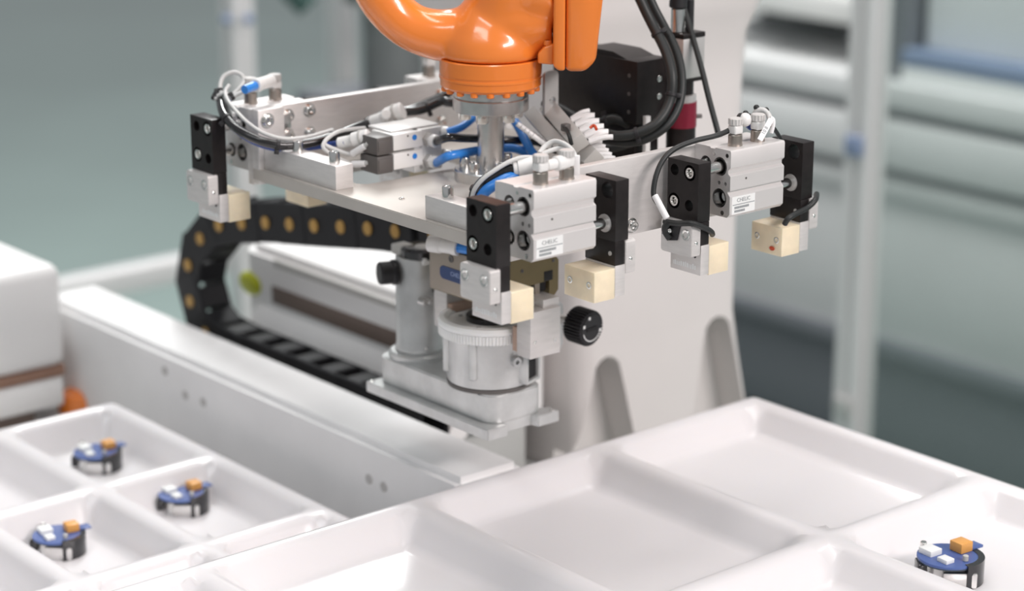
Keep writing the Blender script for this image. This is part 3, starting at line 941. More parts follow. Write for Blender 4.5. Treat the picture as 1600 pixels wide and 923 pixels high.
# small cylinder fitting under the plate with a blue hose stub
q = at(672, 380, 'x', -0.04)
pf = MB().lathe([(0, 0), (0.0068, 0), (0.0068, 0.010), (0.0060, 0.011), (0.0060, 0.02), (0.0066, 0.021), (0.0066, 0.026), (0.0042, 0.026), (0, 0.026)], q, (0.35, -0.94, 0), 22).build('side_fitting', 'white_plastic', pg)
dd = Vector((0.35, -0.94, 0)).normalized()
MB().tube([q + dd * 0.026, q + dd * 0.036, q + dd * 0.05 + Vector((0.005, 0, 0.001)), q + dd * 0.075 + Vector((0.03, 0.02, 0.004))], 0.0042).build('blue_hose', 'blue_tube', pf)

# ================================================================== GRINDER ASSEMBLY HELD BY THE GRIPPER
ga = thing('grinder_assembly', 'cast aluminium grinder unit with white gear held by the gripper', 'grinder', (0.004, 0.043, -0.2))
CX, GY, MY = 0.0030, 0.0055, 0.0970
fl = [(-0.0335, -0.036), (-0.0130, -0.036), (-0.0110, -0.0285), (0.0170, -0.0285), (0.0190, -0.0360), (0.0410, -0.0360), (0.0410, -0.0240), (0.0335, -0.0200), (0.0335, 0.1180), (0.0410, 0.1200), (0.0410, 0.1240), (-0.0335, 0.1240)]
MB().prism(fl, 'z', -0.2005, -0.1915, b=0.0007).build('base_flange', 'cast_alloy', ga)
hp = rrect(-0.0245, 0.0320, -0.0290, 0.1215, 0.0130, 6)
MB().prism(hp, 'z', -0.1914, -0.1685, b=0.0012).build('base_housing', 'cast_alloy', ga)
for x, y in ((0.037, -0.032), (-0.030, 0.1205)):
    bolt(ga, (x, y, -0.1915), (0, 0, 1), 0.0022, 0.0008)
MB().lathe([(0, 0), (0.0262, 0), (0.0262, 0.0035), (0.0240, 0.0050), (0, 0.0050)], (CX, MY, -0.1685), (0, 0, 1), 40).build('motor_seat', 'cast_alloy', ga)
mt = MB().lathe([(0, 0), (0.0198, 0), (0.0205, 0.0015), (0.0205, 0.004), (0.0196, 0.006), (0.0194, 0.0800), (0.0185, 0.0815), (0, 0.0815)], (CX, MY, -0.1638), (0, 0, 1), 48).build('motor_can', 'cast_alloy', ga)
zt = -0.1638 + 0.0815
MB().lathe([(0, 0), (0.0165, 0), (0.0165, 0.0060), (0.0140, 0.0085), (0.0090, 0.0075), (0, 0.0075)], (CX - 0.001, MY - 0.004, zt), (0, 0, 1), 32).build('motor_cap', 'gloss_black', mt)
MB().lathe([(0, 0), (0.0075, 0), (0.0065, 0.0012), (0, 0.0016)], (CX, MY - 0.006, zt + 0.0075), (0, 0, 1), 24).build('cap_disc', 'grey_plastic', mt)
MB().box(CX - 0.016, CX - 0.002, MY + 0.004, MY + 0.017, zt + 0.0002, zt + 0.0085, 0.001).build('terminal', 'grey_plastic', mt)
MB().box(CX - 0.010, CX - 0.002, MY - 0.0195, MY - 0.0165, zt - 0.004, zt + 0.002, 0.0008).build('white_tab', 'white_plastic', mt)
kn = Vector((CX - 0.0190, MY + 0.006, zt - 0.0130))
MB().lathe([(0, 0), (0.0100, 0), (0.0105, 0.0008), (0.0105, 0.0035), (0.0095, 0.0045), (0.0095, 0.0135), (0.0085, 0.0150), (0, 0.0150)], kn, (-0.9, 0.35, 0), 28).build('side_knob', 'rubber', mt, 'black round side knob')
MB().box(CX - 0.0005, CX + 0.006, MY - 0.0235, MY - 0.0180, zt - 0.028, zt - 0.0195, 0.0005).build('catch_slot', 'black_hole', mt)
MB().box(CX + 0.002, CX + 0.011, MY - 0.0235, MY - 0.0165, zt - 0.031, zt - 0.0235, 0.0008).build('catch', 'white_plastic', mt)
MB().sphere((CX - 0.008, MY - 0.0192, -0.1575), 0.0016).build('rivet', 'steel', mt)
for dz, r in ((0, 0.0030), (0.006, 0.0028)):
    MB().cyl((CX - 0.0135 + dz, MY - 0.018, -0.1155), (CX - 0.0135 + dz, MY - 0.0265, -0.1155), r, 16, 0.0006).build('pin', 'steel_satin', mt)
# drum with ribs, chute and screw bosses
dr = MB().lathe([(0, 0), (0.0325, 0), (0.0340, 0.0010), (0.0340, 0.0020), (0.0346, 0.0040), (0.0352, 0.0380), (0.0362, 0.0400), (0.0362, 0.0440), (0, 0.0440)], (CX, GY, -0.1660), (0, 0, 1), 56).build('drum', 'cast_alloy', ga)
MB().lathe([(0, 0), (0.0345, 0), (0.0345, 0.0030), (0, 0.0030)], (CX, GY, -0.1687), (0, 0, 1), 48).build('drum_gasket', 'dark_grey_plastic', dr)


def on_drum(deg, r, z):
    a = math.radians(deg)
    return Vector((CX + r * math.cos(a), GY + r * math.sin(a), z))


for deg in (-152, -205, -20):
    MB().cyl(on_drum(deg, 0.0350, -0.1570), on_drum(deg, 0.0350, -0.1250), 0.0036, 14, 0.0008).build('rib', 'cast_alloy', dr)
for deg, z in ((-95, -0.1430), (-50, -0.1380)):
    MB().lathe([(0.0042, 0), (0.0040, 0.004), (0.0018, 0.004), (0.0018, 0.001), (0, 0.001)], on_drum(deg, 0.0345, z), on_drum(deg, 1, 0) - on_drum(deg, 0, 0), 16).build('screw_boss', 'cast_alloy', dr)
a = math.radians(-70)
o_, n_ = on_drum(-70, 0.0345, -0.1490), Vector((math.cos(a), math.sin(a), 0))
t_ = Vector((-n_.y, n_.x, 0))
ch = MB()
for sgn in (-1, 1):
    ch.obox(o_ + t_ * sgn * 0.0095, t_, n_, UPV, 0.0014, 0.006, 0.0130, 0.0004)
ch.obox(o_ - UPV * 0.0125, t_, n_, UPV, 0.0100, 0.006, 0.0014, 0.0004)
ch.obox(o_ + UPV * 0.0125, t_, n_, UPV, 0.0100, 0.006, 0.0014, 0.0004)
ch.build('outlet_chute', 'cast_alloy', dr)
MB().obox(o_ + n_ * 0.0012, t_, n_, UPV, 0.0082, 0.0020, 0.0112).build('outlet_opening', 'black_hole', dr)
# white spur gear
gp = []
NT = 96
for i in range(NT):
    for f_, rr in ((0.0, 0.0398), (0.3, 0.0398), (0.45, 0.0412), (0.85, 0.0412)):
        a = 2 * math.pi * (i + f_) / NT
        gp.append((CX + rr * math.cos(a), GY + rr * math.sin(a)))
gr = MB().prism(gp, 'z', -0.1265, -0.1195).build('gear', 'gear_white', ga)
MB().lathe([(0.0270, -0.1195), (0.0385, -0.1195), (0.0412, -0.1190), (0.0418, -0.1165), (0.0405, -0.1140), (0.0365, -0.1132), (0.0335, -0.1150), (0.0330, -0.1166), (0.0270, -0.1166)], (CX, GY, 0), (0, 0, 1), 64).build('gear_rim', 'gear_white', gr)
MB().lathe([(0, -0.1190), (0.0290, -0.1190), (0.0290, -0.1168), (0.0, -0.1168)], (CX, GY, 0), (0, 0, 1), 48).build('gear_web', 'gear_white', gr)
MB().lathe([(0, -0.1168), (0.0190, -0.1168), (0.0190, -0.1125), (0.0165, -0.1110), (0, -0.1110)], (CX, GY, 0), (0, 0, 1), 40).build('hub_cap', 'gloss_black', gr)
for k in range(4):
    a = math.radians(30 + 90 * k)
    bolt(gr, (CX + 0.025 * math.cos(a), GY + 0.025 * math.sin(a), -0.1168), (0, 0, 1), 0.0018, 0.0008, 'silver_label')
# side bracket and adjusting knob
MB().prism(rrect(0.0330, 0.0645, -0.1500, -0.1080, 0.0070, 5), 'y', -0.0140, -0.0100, b=0.0006).build('side_bracket', 'cast_alloy', ga)
MB().box(0.0300, 0.0420, -0.0180, 0.012, -0.1470, -0.1400, 0.001).build('bracket_arm', 'cast_alloy', ga)
k0 = Vector((0.0575, -0.0130, -0.1218))
kd = Vector((0.10, -1, -0.04)).normalized()
MB().cyl(k0, k0 + kd * 0.024, 0.0042, 18).build('knob_shaft', 'steel_satin', ga)
NK = 34
kc = k0 + kd * 0.020
ka = kd.orthogonal().normalized()
kb = kd.cross(ka)
m = MB()
rings = []
for tt, sc in ((0, 1.0), (0.001, 1.06), (0.0165, 1.06), (0.0180, 1.0)):
    rg = []
    for i in range(NK):
        for f_, rr in ((0, 0.0125), (0.25, 0.0140), (0.6, 0.0140), (0.85, 0.0125)):
            a = 2 * math.pi * (i + f_) / NK
            rg.append(m.bm.verts.new(kc + kd * tt + (ka * math.cos(a) + kb * math.sin(a)) * rr * sc))
    rings.append(rg)
for A, B in zip(rings, rings[1:]):
    for i in range(len(A)):
        m.bm.faces.new((A[i], A[(i + 1) % len(A)], B[(i + 1) % len(A)], B[i]))
m.bm.faces.new(rings[0][::-1])
m.bm.faces.new(rings[-1])
kb_o = m.build('adjusting_knob', 'rubber', ga, 'black ribbed adjusting knob')
kf = kc + kd * 0.0180
MB().lathe([(0, 0), (0.0118, 0), (0.0114, 0.0008), (0, 0.0008)], kf, kd, 32).build('knob_face', 'rubber', kb_o)
side = kd.cross(UPV).normalized()
upk = side.cross(kd).normalized()
MB().obox(kf + kd * 0.0009, side, upk, kd, 0.0062, 0.0013, 0.0006).build('screw_slot', 'black_hole', kb_o)
m = MB()
for i in range(14):
    a0, a1 = math.radians(205 + i * 10), math.radians(205 + (i + 1) * 10)
    vs = [m.bm.verts.new(kf + kd * 0.00095 + (side * math.cos(a) + upk * math.sin(a)) * r) for a, r in ((a0, 0.0096), (a1, 0.0096), (a1, 0.0104), (a0, 0.0104))]
    m.bm.faces.new(vs)
m.build('dial_arc', 'label_white', kb_o)
for deg in (20, 70, 195):
    a = math.radians(deg)
    MB().obox(kf + kd * 0.0009 + (side * math.cos(a) + upk * math.sin(a)) * 0.0100, side, upk, kd, 0.0011, 0.0012, 0.0002).build('dial_mark', 'label_white', kb_o)

# ================================================================== VALVE MANIFOLD ON THE PLATE
vm = thing('valve_manifold', 'white pneumatic valve manifold with two grey plugs beside the column', 'valve manifold', (-0.03, 0.07, 0))
MB().box(-0.0365, -0.0085, 0.0500, 0.0920, 0.0003, 0.0345, 0.0012).build('manifold_block', 'white_plastic', vm)
MB().box(-0.056, -0.0085, 0.054, 0.084, 0.0345, 0.0362, 0.0006).build('top_cover', 'white_plastic', vm)
for k, (z0, z1) in enumerate(((0.0065, 0.0195), (0.0215, 0.0345))):
    vb = MB().box(-0.0590, -0.0300, 0.0470, 0.0760, z0, z1, 0.0012).build('valve', 'white_plastic', vm)
    MB().cyl((-0.0385, 0.0470, z1 - 0.0045), (-0.0385, 0.0465, z1 - 0.0045), 0.0022, 14).build('manual_button', 'blue_tube', vb)
    MB().cyl((-0.0450, 0.0470, z1 - 0.0025), (-0.0450, 0.0466, z1 - 0.0025), 0.0008, 8).build('vent', 'dark_grey_plastic', vb)
    pg_ = MB().box(-0.0745, -0.0592, 0.0475, 0.0700, z0 - 0.0015, z1 - 0.0005, 0.001).build('plug', 'dark_grey_plastic', vm, 'dark grey solenoid plug')
    MB().box(-0.0735, -0.0602, 0.0468, 0.0476, z0 + 0.001, z1 - 0.003, 0.0004).build('plug_latch', 'dark_grey_plastic', pg_)
    # grey lead with white marker sleeve running to the left
    p0 = Vector((-0.0745, 0.060, (z0 + z1) / 2))
    e0, e1 = (at(548, 241, 'y', 0.075), at(520, 232, 'y', 0.085)) if k else (at(548, 256, 'y', 0.075), at(510, 236, 'y', 0.085))
    MB().tube([p0, p0 + (e0 - p0) * 0.5 + Vector((0, 0, -0.002)), e0, e1, at(507, 222, 'y', 0.09), at(530, 205, 'y', 0.095), at(570, 200, 'y', 0.098)], 0.0016, 8).build('lead', 'grey_cable', pg_)
    sl = MB().cyl(p0 + (e0 - p0) * 0.15 + Vector((0, 0, -0.0008)), p0 + (e0 - p0) * 0.92 + Vector((0, 0, -0.0003)), 0.0026, 14, 0.0003).build('marker_sleeve', 'tag_white', pg_)
    ctr = p0 + (e0 - p0) * 0.55 + Vector((0.0, -0.0027, 0.0002))
    text('E 00' if k else '1 00', 0.0036, 'print_grey', pg_, ctr, (p0 - e0), (0, 0, 1), 'sleeve_print')
for x, z in ((-0.0222, 0.0255), (-0.0222, 0.0085)):
    nut = MB().lathe([(0, 0), (0.0062, 0), (0.0062, 0.0050), (0.0050, 0.0058), (0, 0.0058)], (x, 0.0500, z), (0, -1, 0), 6).build('nut', 'silver_label', vm)
    MB().lathe([(0, 0.0055), (0.0050, 0.0055), (0.0052, 0.0090), (0.0046, 0.0105), (0.0028, 0.0105), (0, 0.0100)], (x, 0.0500, z), (0, -1, 0), 22).build('push_collar', 'white_plastic', nut)
for x, z in ((-0.0030, 0.0290), (-0.0010, 0.0100)):
    nut = MB().lathe([(0, 0), (0.0055, 0), (0.0055, 0.0050), (0, 0.0055)], (x - 0.006, 0.056, z), (0.5, -0.8, 0), 6).build('nut', 'silver_label', vm)
    MB().lathe([(0, 0.005), (0.0048, 0.005), (0.0048, 0.010), (0.0028, 0.0105), (0, 0.0100)], (x - 0.006, 0.056, z), (0.5, -0.8, 0), 22).build('push_collar', 'white_plastic', nut)
bolt(vm, (-0.030, 0.0500, 0.0215), (0, -1, 0), 0.0015, 0.0005, 'silver_label')
bolt(vm, (-0.030, 0.0500, 0.0045), (0, -1, 0), 0.0015, 0.0005, 'silver_label')


def hose(name, label, pts, r, m, ties=(), group='air hoses and cables of the gripper', cat='hose', sub=6, n=12):
    mid = pts[len(pts) // 2]
    t = thing(name, label, cat, mid, group)
    MB().tube(pts, r, n, sub).build('tube', m, t)
    ps = catmull(pts, sub)
    for f_ in ties:
        i = min(int(f_ * (len(ps) - 1)), len(ps) - 2)
        d = (ps[i + 1] - ps[i]).normalized()
        MB().cyl(ps[i] - d * 0.0014, ps[i] + d * 0.0014, r * 1.22, 14, 0.0003).build('cable_tie', 'rubber', t)
        sd = d.cross(FW).normalized()
        MB().obox(ps[i] + sd * r * 1.3, d, sd, d.cross(sd), 0.0018, 0.0026, 0.0016, 0.0004).build('tie_head', 'rubber', t)
    return t


# tubes between the manifold, the column and the right-hand side
hose('air_hose', 'black air hose running from the manifold behind the steel column', [Vector((-0.0222, 0.0400, 0.0255)), P(700, 215, 1.69), P(725, 216, 1.70), P(765, 217, 1.722), P(800, 219, 1.73), P(840, 222, 1.735), P(870, 235, 1.73)], 0.0033, 'black_tube')
hose('air_hose', 'blue air hose from the lower manifold port passing behind the column', [Vector((-0.0222, 0.0400, 0.0085)), P(700, 244, 1.69), P(725, 239, 1.70), P(760, 233, 1.722), P(795, 231, 1.727), P(815, 235, 1.725), P(833, 243, 1.72), P(850, 252, 1.71)], 0.0036, 'blue_tube')
hose('air_hose', 'short blue air hose rising behind the column from the upper port', [Vector((-0.006, 0.047, 0.0295)), P(720, 199, 1.722), P(735, 188, 1.73), P(750, 175, 1.75), P(775, 168, 1.76)], 0.0033, 'blue_tube')
hose('air_hose', 'blue air hose sloping down right of the column to the connectors', [P(790, 172, 1.75), P(806, 192, 1.735), P(818, 214, 1.725), P(830, 236, 1.715), P(842, 250, 1.71)], 0.0036, 'blue_tube')
hose('air_hose', 'black air hose crossing behind the column toward the left frame', [P(770, 160, 1.77), P(705, 160, 1.77), P(690, 158, 1.775), P(655, 172, 1.775), P(610, 176, 1.775), P(572, 192, 1.765)], 0.0040, 'black_tube', ties=(0.55,))
hose('air_hose', 'thick black air hose draped from the wrist to the left fittings', [P(715, 136, 1.79), P(690, 151, 1.785), P(650, 168, 1.78), P(600, 187, 1.765), P(565, 196, 1.745), P(520, 213, 1.722), P(480, 224, 1.708), P(440, 227, 1.697), P(405, 219, 1.694), P(375, 204, 1.70), P(352, 182, 1.715), P(345, 160, 1.735), P(350, 146, 1.75)], 0.0037, 'black_tube', ties=(0.27, 0.42, 0.60, 0.83))
hose('air_hose', 'navy air hose running below the thick black hose on the left', [P(540, 222, 1.70), P(515, 226, 1.715), P(480, 231, 1.720), P(440, 233, 1.708), P(405, 225, 1.703), P(378, 210, 1.707), P(357, 190, 1.722), P(352, 165, 1.74), P(362, 150, 1.75)], 0.0025, 'navy_tube')
hose('sensor_cable', 'light grey sensor cable lying on the left black hose', [P(520, 203, 1.735), P(480, 214, 1.715), P(445, 217, 1.704), P(414, 209, 1.70), P(390, 194, 1.704), P(372, 177, 1.712), P(356, 157, 1.725), P(352, 143, 1.735), P(358, 133, 1.74)], 0.0016, 'grey_cable', cat='cable')
hose('sensor_cable', 'light grey cable loop above the left fittings', [P(366, 180, 1.712), P(358, 164, 1.73), P(347, 148, 1.74), P(344, 134, 1.745), P(350, 119, 1.75), P(366, 113, 1.752), P(379, 119, 1.752), P(380, 130, 1.748), P(370, 142, 1.742), P(362, 150, 1.738)], 0.0018, 'grey_cable', cat='cable', ties=(0.28,))
hose('sensor_cable', 'light grey cable ends tied at the left fitting', [P(334, 152, 1.74), P(345, 158, 1.738), P(355, 164, 1.735), P(361, 176, 1.725), P(367, 186, 1.715)], 0.0019, 'grey_cable', cat='cable', ties=(0.02, 0.4))
hose('sensor_cable', 'light grey cable wrapped by a black tie beside the left elbow', [P(340, 150, 1.738), P(352, 146, 1.735), P(362, 153, 1.732), P(368, 149, 1.735), P(380, 143, 1.74), P(388, 137, 1.745)], 0.0017, 'grey_cable', cat='cable', ties=(0.45,))
# elbows with hose stubs on the left unit
le = thing('elbow_fitting', 'white push-in elbow with blue stub on the left jaw cylinder', 'fitting', P(415, 128, 1.752))
e0, e1 = P(424, 126, 1.748), P(404, 132, 1.73)
MB().cyl(e0, e1, 0.0052, 20, 0.0008).build('elbow_body', 'white_plastic', le)
MB().cyl(e1, e1 + (e1 - e0) * 0.25, 0.0056, 20, 0.0008).build('push_collar', 'white_plastic', le)
MB().tube([e1, P(400, 133, 1.727), P(390, 137, 1.72), P(382, 140, 1.715)], 0.0036).build('blue_stub', 'blue_tube', le)
le2 = thing('cable_gland', 'pair of white inline fittings joining tubes near the left manifold', 'fitting', P(560, 215, 1.70))
for (a, b, r) in ((P(528, 224, 1.705), P(556, 218, 1.70), 0.0046), (P(550, 219, 1.70), P(577, 212, 1.695), 0.0058)):
    MB().cyl(a, b, r, 22, 0.0012).build('inline_body', 'white_plastic', le2)
MB().cyl(P(562, 216, 1.698), P(567, 215, 1.697), 0.0063, 22, 0.0006).build('release_ring', 'grey_plastic', le2)
le3 = thing('cable_gland', 'white inline fitting standing behind near the upper black hose', 'fitting', P(610, 180, 1.745))
for (a, b, r) in ((P(580, 192, 1.752), P(612, 180, 1.745), 0.0056), (P(604, 182, 1.747), P(630, 172, 1.742), 0.0070)):
    MB().cyl(a, b, r, 22, 0.0012).build('inline_body', 'white_plastic', le3)
MB().cyl(P(616, 177, 1.744), P(620, 175.5, 1.743), 0.0076, 22, 0.0006).build('release_ring', 'grey_plastic', le3)
MB().cyl(P(600, 183, 1.74), P(603, 178, 1.728), 0.0042, 18, 0.001).build('plug', 'white_plastic', le3)

# ------------------------------------------------------------------ wire connectors right of the column
wc = thing('wire_connector', 'grey multi-pin connector blocks with white wires beside the column', 'connector', P(870, 200, 1.68))


def bar(a, b, wd_, th, name):
    a, b = Vector(a), Vector(b)
    d = (b - a).normalized()
    s_ = d.cross(FW).normalized()
    n_ = s_.cross(d)
    return MB().obox((a + b) / 2, d, s_, n_, (b - a).length / 2, wd_, th, 0.0008).build(name, 'grey_plastic', wc), d, s_


b1, d1, s1 = bar(P(858, 170, 1.715), P(905, 224, 1.655), 0.0066, 0.006, 'connector_housing')
b2, d2, s2 = bar(P(830, 178, 1.72), P(880, 232, 1.665), 0.0052, 0.005, 'connector_housing')
b3, d3, s3 = bar(P(905, 232, 1.69), P(928, 250, 1.67), 0.0072, 0.006, 'connector_housing')
for k in range(5):
    p0 = P(893 + k * 7, 188 + k * 8.5, 1.70 - k * 0.008)
    MB().tube([p0, p0 + RT * 0.010 + UPV * 0.0035, p0 + RT * 0.018 + UPV * 0.004], 0.0021, 8, 4).build('wire', 'tag_white', b1)
    MB().tube([p0 + FWH * 0.006, p0 + RT * 0.008 + UPV * 0.005 + FWH * 0.006, p0 + RT * 0.014 + UPV * 0.006 + FWH * 0.008], 0.0019, 8, 4).build('wire', 'tag_white', b1)
    p0 = P(824 + k * 6.2, 205 + k * 4.6, 1.70 - k * 0.006)
    MB().tube([p0 + RT * 0.006 - UPV * 0.003, p0, p0 - RT * 0.008 + UPV * 0.006], 0.0021, 8, 4).build('wire', 'tag_white', b2)
    p0 = P(912 + k * 5, 226 + k * 6, 1.68)
    MB().tube([p0, p0 + RT * 0.008 + UPV * 0.002, p0 + RT * 0.014 + UPV * 0.001], 0.0021, 8, 4).build('wire', 'tag_white', b3)
MB().tube([P(922, 200, 1.665), P(928, 196, 1.665), P(932, 202, 1.66)], 0.0012, 8).build('red_wire', 'wire_red', b1)
MB().tube([P(880, 196, 1.66), P(886, 204, 1.655), P(890, 214, 1.65), P(893, 226, 1.652)], 0.0016, 8).build('latch_cord', 'black_cable', b2)
MB().box(*sorted((P(884, 199, 1.66).x - 0.003, P(884, 199, 1.66).x + 0.003)), P(884, 199, 1.66).y - 0.003, P(884, 199, 1.66).y + 0.003, P(884, 199, 1.66).z - 0.003, P(884, 199, 1.66).z + 0.003, 0.001).build('latch', 'dark_grey_plastic', b2)

# ------------------------------------------------------------------ vision unit behind the right side plate
E0 = P(996, 97, 1.70)
vu = thing('vision_unit', 'black camera and light box behind the right side plate', 'camera', (E0.x + 0.02, E0.y + 0.04, 0.0))
MB().box(E0.x, E0.x + 0.034, E0.y, E0.y + 0.100, E0.z - 0.050, E0.z, 0.0008).build('light_box', 'black_anodised', vu)
MB().prism([(E0.y + 0.014, E0.z), (E0.y + 0.062, E0.z), (E0.y + 0.062, E0.z + 0.004), (E0.y + 0.030, E0.z + 0.004)], 'x', E0.x + 0.002, E0.x + 0.032).build('box_lid', 'black_anodised', vu)
for k in range(3):
    bolt(vu, (E0.x, E0.y + 0.009, E0.z - 0.012 - 0.0145 * k), (-1, 0, 0), 0.0016, 0.0005, 'dark_grey_plastic')
for k in range(2):
    bolt(vu, (E0.x + 0.024, E0.y, E0.z - 0.016 - 0.014 * k), (0, -1, 0), 0.0025, 0.0008, 'steel')
MB().box(E0.x + 0.004, E0.x + 0.030, E0.y + 0.006, E0.y + 0.096, 0.0003, E0.z - 0.050, 0.0008).build('box_foot', 'black_anodised', vu)
wbk = at(1013, 205, 'y', E0.y - 0.004)
MB().box(wbk.x - 0.0025, wbk.x + 0.0025, wbk.y, wbk.y + 0.004, 0.0003, wbk.z + 0.012, 0.0005).build('white_strap', 'white_plastic', vu)
gp_ = P(862, 146, 1.70)
br = MB().prism([(gp_.x + a, gp_.z + b) for a, b in rrect(-0.007, 0.007, -0.024, 0.018, 0.004, 4)], 'y', gp_.y, gp_.y + 0.003, holes=[(gp_.x + 0.001, gp_.z - 0.006, 0.0034)]).build('slotted_bracket', 'silver_label', vu)
lc = P(1064, 190, 1.745)
zl = lc.z
MB().lathe([(0, -0.020), (0.0118, -0.020), (0.0118, 0.0), (0, 0.0)], (lc.x, lc.y, zl - 0.002), (0, 0, 1), 32).build('lens_barrel', 'black_anodised', vu)
MB().lathe([(0, 0), (0.0124, 0), (0.0124, 0.0205), (0, 0.0205)], (lc.x, lc.y, zl - 0.0035), (0, 0, 1), 32).build('lens_ring', 'maroon', vu, 'dark red lens ring')
MB().lathe([(0, 0), (0.0118, 0), (0.0118, 0.0055), (0.010, 0.006), (0, 0.006)], (lc.x, lc.y, zl + 0.017), (0, 0, 1), 32).build('focus_ring', 'silver_label', vu)
MB().cyl((lc.x, lc.y, zl + 0.023), (lc.x, lc.y, zl + 0.034), 0.0095, 24).build('lens_mount', 'black_anodised', vu)
bolt(vu, (lc.x + 0.0105, lc.y - 0.006, zl + 0.004), (0.85, -0.5, 0), 0.0018, 0.005, 'dark_grey_plastic', 'thumb_screw')
MB().box(lc.x - 0.011, lc.x + 0.013, lc.y - 0.012, lc.y + 0.012, zl + 0.034, zl + 0.037, 0.0006).build('camera_base', 'black_anodised', vu)
cb_ = MB().box(lc.x - 0.011, lc.x + 0.013, lc.y - 0.012, lc.y + 0.012, zl + 0.037, zl + 0.069, 0.0008).build('camera_body', 'silver_label', vu, 'silver camera body')
MB().box(lc.x - 0.0112, lc.x + 0.0132, lc.y - 0.0122, lc.y + 0.0122, zl + 0.069, zl + 0.073, 0.0006).build('camera_cap', 'black_anodised', vu)
MB().cyl((lc.x - 0.006, lc.y, zl + 0.073), (lc.x - 0.006, lc.y, zl + 0.092), 0.0055, 20, 0.0006).build('connector_nut', 'steel_satin', vu)
MB().cyl((lc.x - 0.006, lc.y, zl + 0.092), (lc.x - 0.004, lc.y, zl + 0.125), 0.0072, 20, 0.001).build('connector_boot', 'rubber', vu)
MB().tube([(lc.x - 0.004, lc.y, zl + 0.12), (lc.x, lc.y + 0.004, zl + 0.16), (lc.x + 0.005, lc.y + 0.01, zl + 0.25), (lc.x - 0.02, lc.y + 0.02, zl + 0.40)], 0.0035).build('camera_lead', 'black_cable', vu)
MB().cyl((lc.x + 0.007, lc.y, zl + 0.073), (lc.x + 0.007, lc.y, zl + 0.098), 0.0035, 16, 0.0006).build('connector_plug', 'rubber', vu)

hose('power_cable', 'thick black cable curving down beside the vision unit, inner one', [P(890, -420, 1.69), P(930, -220, 1.69), P(980, -50, 1.69), P(1003, 5, 1.69), P(1020, 40, 1.69), P(1040, 80, 1.685), P(1050, 120, 1.68), P(1046, 160, 1.68), P(1026, 192, 1.675), P(995, 208, 1.675), P(965, 212, 1.68), P(940, 206, 1.69), P(915, 196, 1.71)], 0.0040, 'black_cable', cat='cable', ties=(0.365, 0.56, 0.75))
hose('power_cable', 'thick black cable curving down beside the vision unit, outer one', [P(905, -420, 1.700), P(945, -220, 1.700), P(997, -50, 1.700), P(1019, 5, 1.700), P(1037, 40, 1.700), P(1055, 75, 1.695), P(1065, 115, 1.690), P(1062, 160, 1.685), P(1043, 195, 1.680), P(1010, 217, 1.680), P(975, 223, 1.685), P(940, 216, 1.695), P(915, 206, 1.715)], 0.0034, 'black_cable', cat='cable')
hose('power_cable', 'thin dark cable hanging straight down before the white column', [P(1030, -420, 1.72), P(1045, -200, 1.72), P(1061, -30, 1.72), P(1070, 15, 1.72), P(1083, 60, 1.715), P(1097, 110, 1.71), P(1108, 155, 1.705), P(1120, 200, 1.70), P(1126, 225, 1.70)], 0.0023, 'black_cable', cat='cable')
hose('power_cable', 'tangle of black cable behind the grey connectors', [P(850, 160, 1.76), P(880, 172, 1.75), P(905, 186, 1.74), P(935, 192, 1.735), P(960, 186, 1.73), P(985, 195, 1.73), P(1010, 205, 1.74)], 0.0042, 'black_cable', cat='cable', ties=(0.6,))
hose('power_cable', 'black cable passing low behind the right side plate', [P(880, 236, 1.74), P(920, 225, 1.73), P(950, 232, 1.72), P(990, 222, 1.72), P(1020, 212, 1.73)], 0.0036, 'black_cable', cat='cable')

# ------------------------------------------------------------------ hoses and fittings of the front jaw cylinder
zf = 0.0570
cf = thing('elbow_fitting', 'white push-in fittings on top of the front jaw cylinder', 'fitting', (XF(0), YF(0.0245), 0.0535))
a0 = Vector((XF(-0.0117), YF(0.0245), zf))
MB().cyl(P(834, 258, 1.53), P(808, 262, 1.53), 0.0064, 22, 0.0010).build('elbow_body', 'white_plastic', cf)
MB().cyl(P(809, 262, 1.53), P(802, 263, 1.53), 0.0056, 22, 0.0006).build('push_collar', 'white_plastic', cf)
MB().cyl(P(849, 257, 1.52), P(833, 258, 1.53), 0.0040, 18).build('neck', 'rubber', cf)
MB().cyl((XF(0.0015), YF(0.0245), zf), (XF(0.0125), YF(0.0245), zf), 0.0052, 22, 0.0008).build('elbow_body', 'white_plastic', cf)
MB().cyl((XF(-0.0070), YF(0.0245), zf), (XF(0.0020), YF(0.0245), zf), 0.0038, 22, 0.0006).build('push_collar', 'white_plastic', cf)
hose('air_hose', 'black air hose bending down from the front cylinder fitting', [P(806, 263, 1.53), P(790, 265, 1.53), P(772, 274, 1.53), P(755, 286, 1.53), P(744, 300, 1.535), P(740, 320, 1.54)], 0.0046, 'black_tube', ties=(0.78,))
hose('air_hose', 'blue air hose under the black one at the front cylinder', [P(815, 271, 1.535), P(796, 277, 1.528), P(778, 286, 1.525), P(762, 296, 1.525), P(752, 308, 1.53), P(748, 325, 1.535)], 0.0040, 'blue_tube')
hose('sensor_cable', 'light grey cable lying over the black hose at the front cylinder', [P(834, 246, 1.53), P(815, 246, 1.527), P(795, 253, 1.524), P(773, 266, 1.522), P(754, 280, 1.522), P(741, 297, 1.526), P(736, 318, 1.535)], 0.0016, 'grey_cable', cat='cable')
hose('sensor_cable', 'light grey cable arching over the front cylinder fittings', [P(843, 240, 1.53), P(852, 228, 1.535), P(866, 221, 1.535), P(880, 224, 1.53), P(892, 233, 1.525), P(898, 244, 1.52), P(899, 262, 1.515)], 0.0019, 'grey_cable', cat='cable')
hose('sensor_cable', 'light grey cable crossing lower between the front cylinder fittings', [P(846, 241, 1.525), P(858, 236, 1.53), P(872, 232, 1.532), P(886, 232, 1.53), P(894, 238, 1.528)], 0.0017, 'grey_cable', cat='cable')
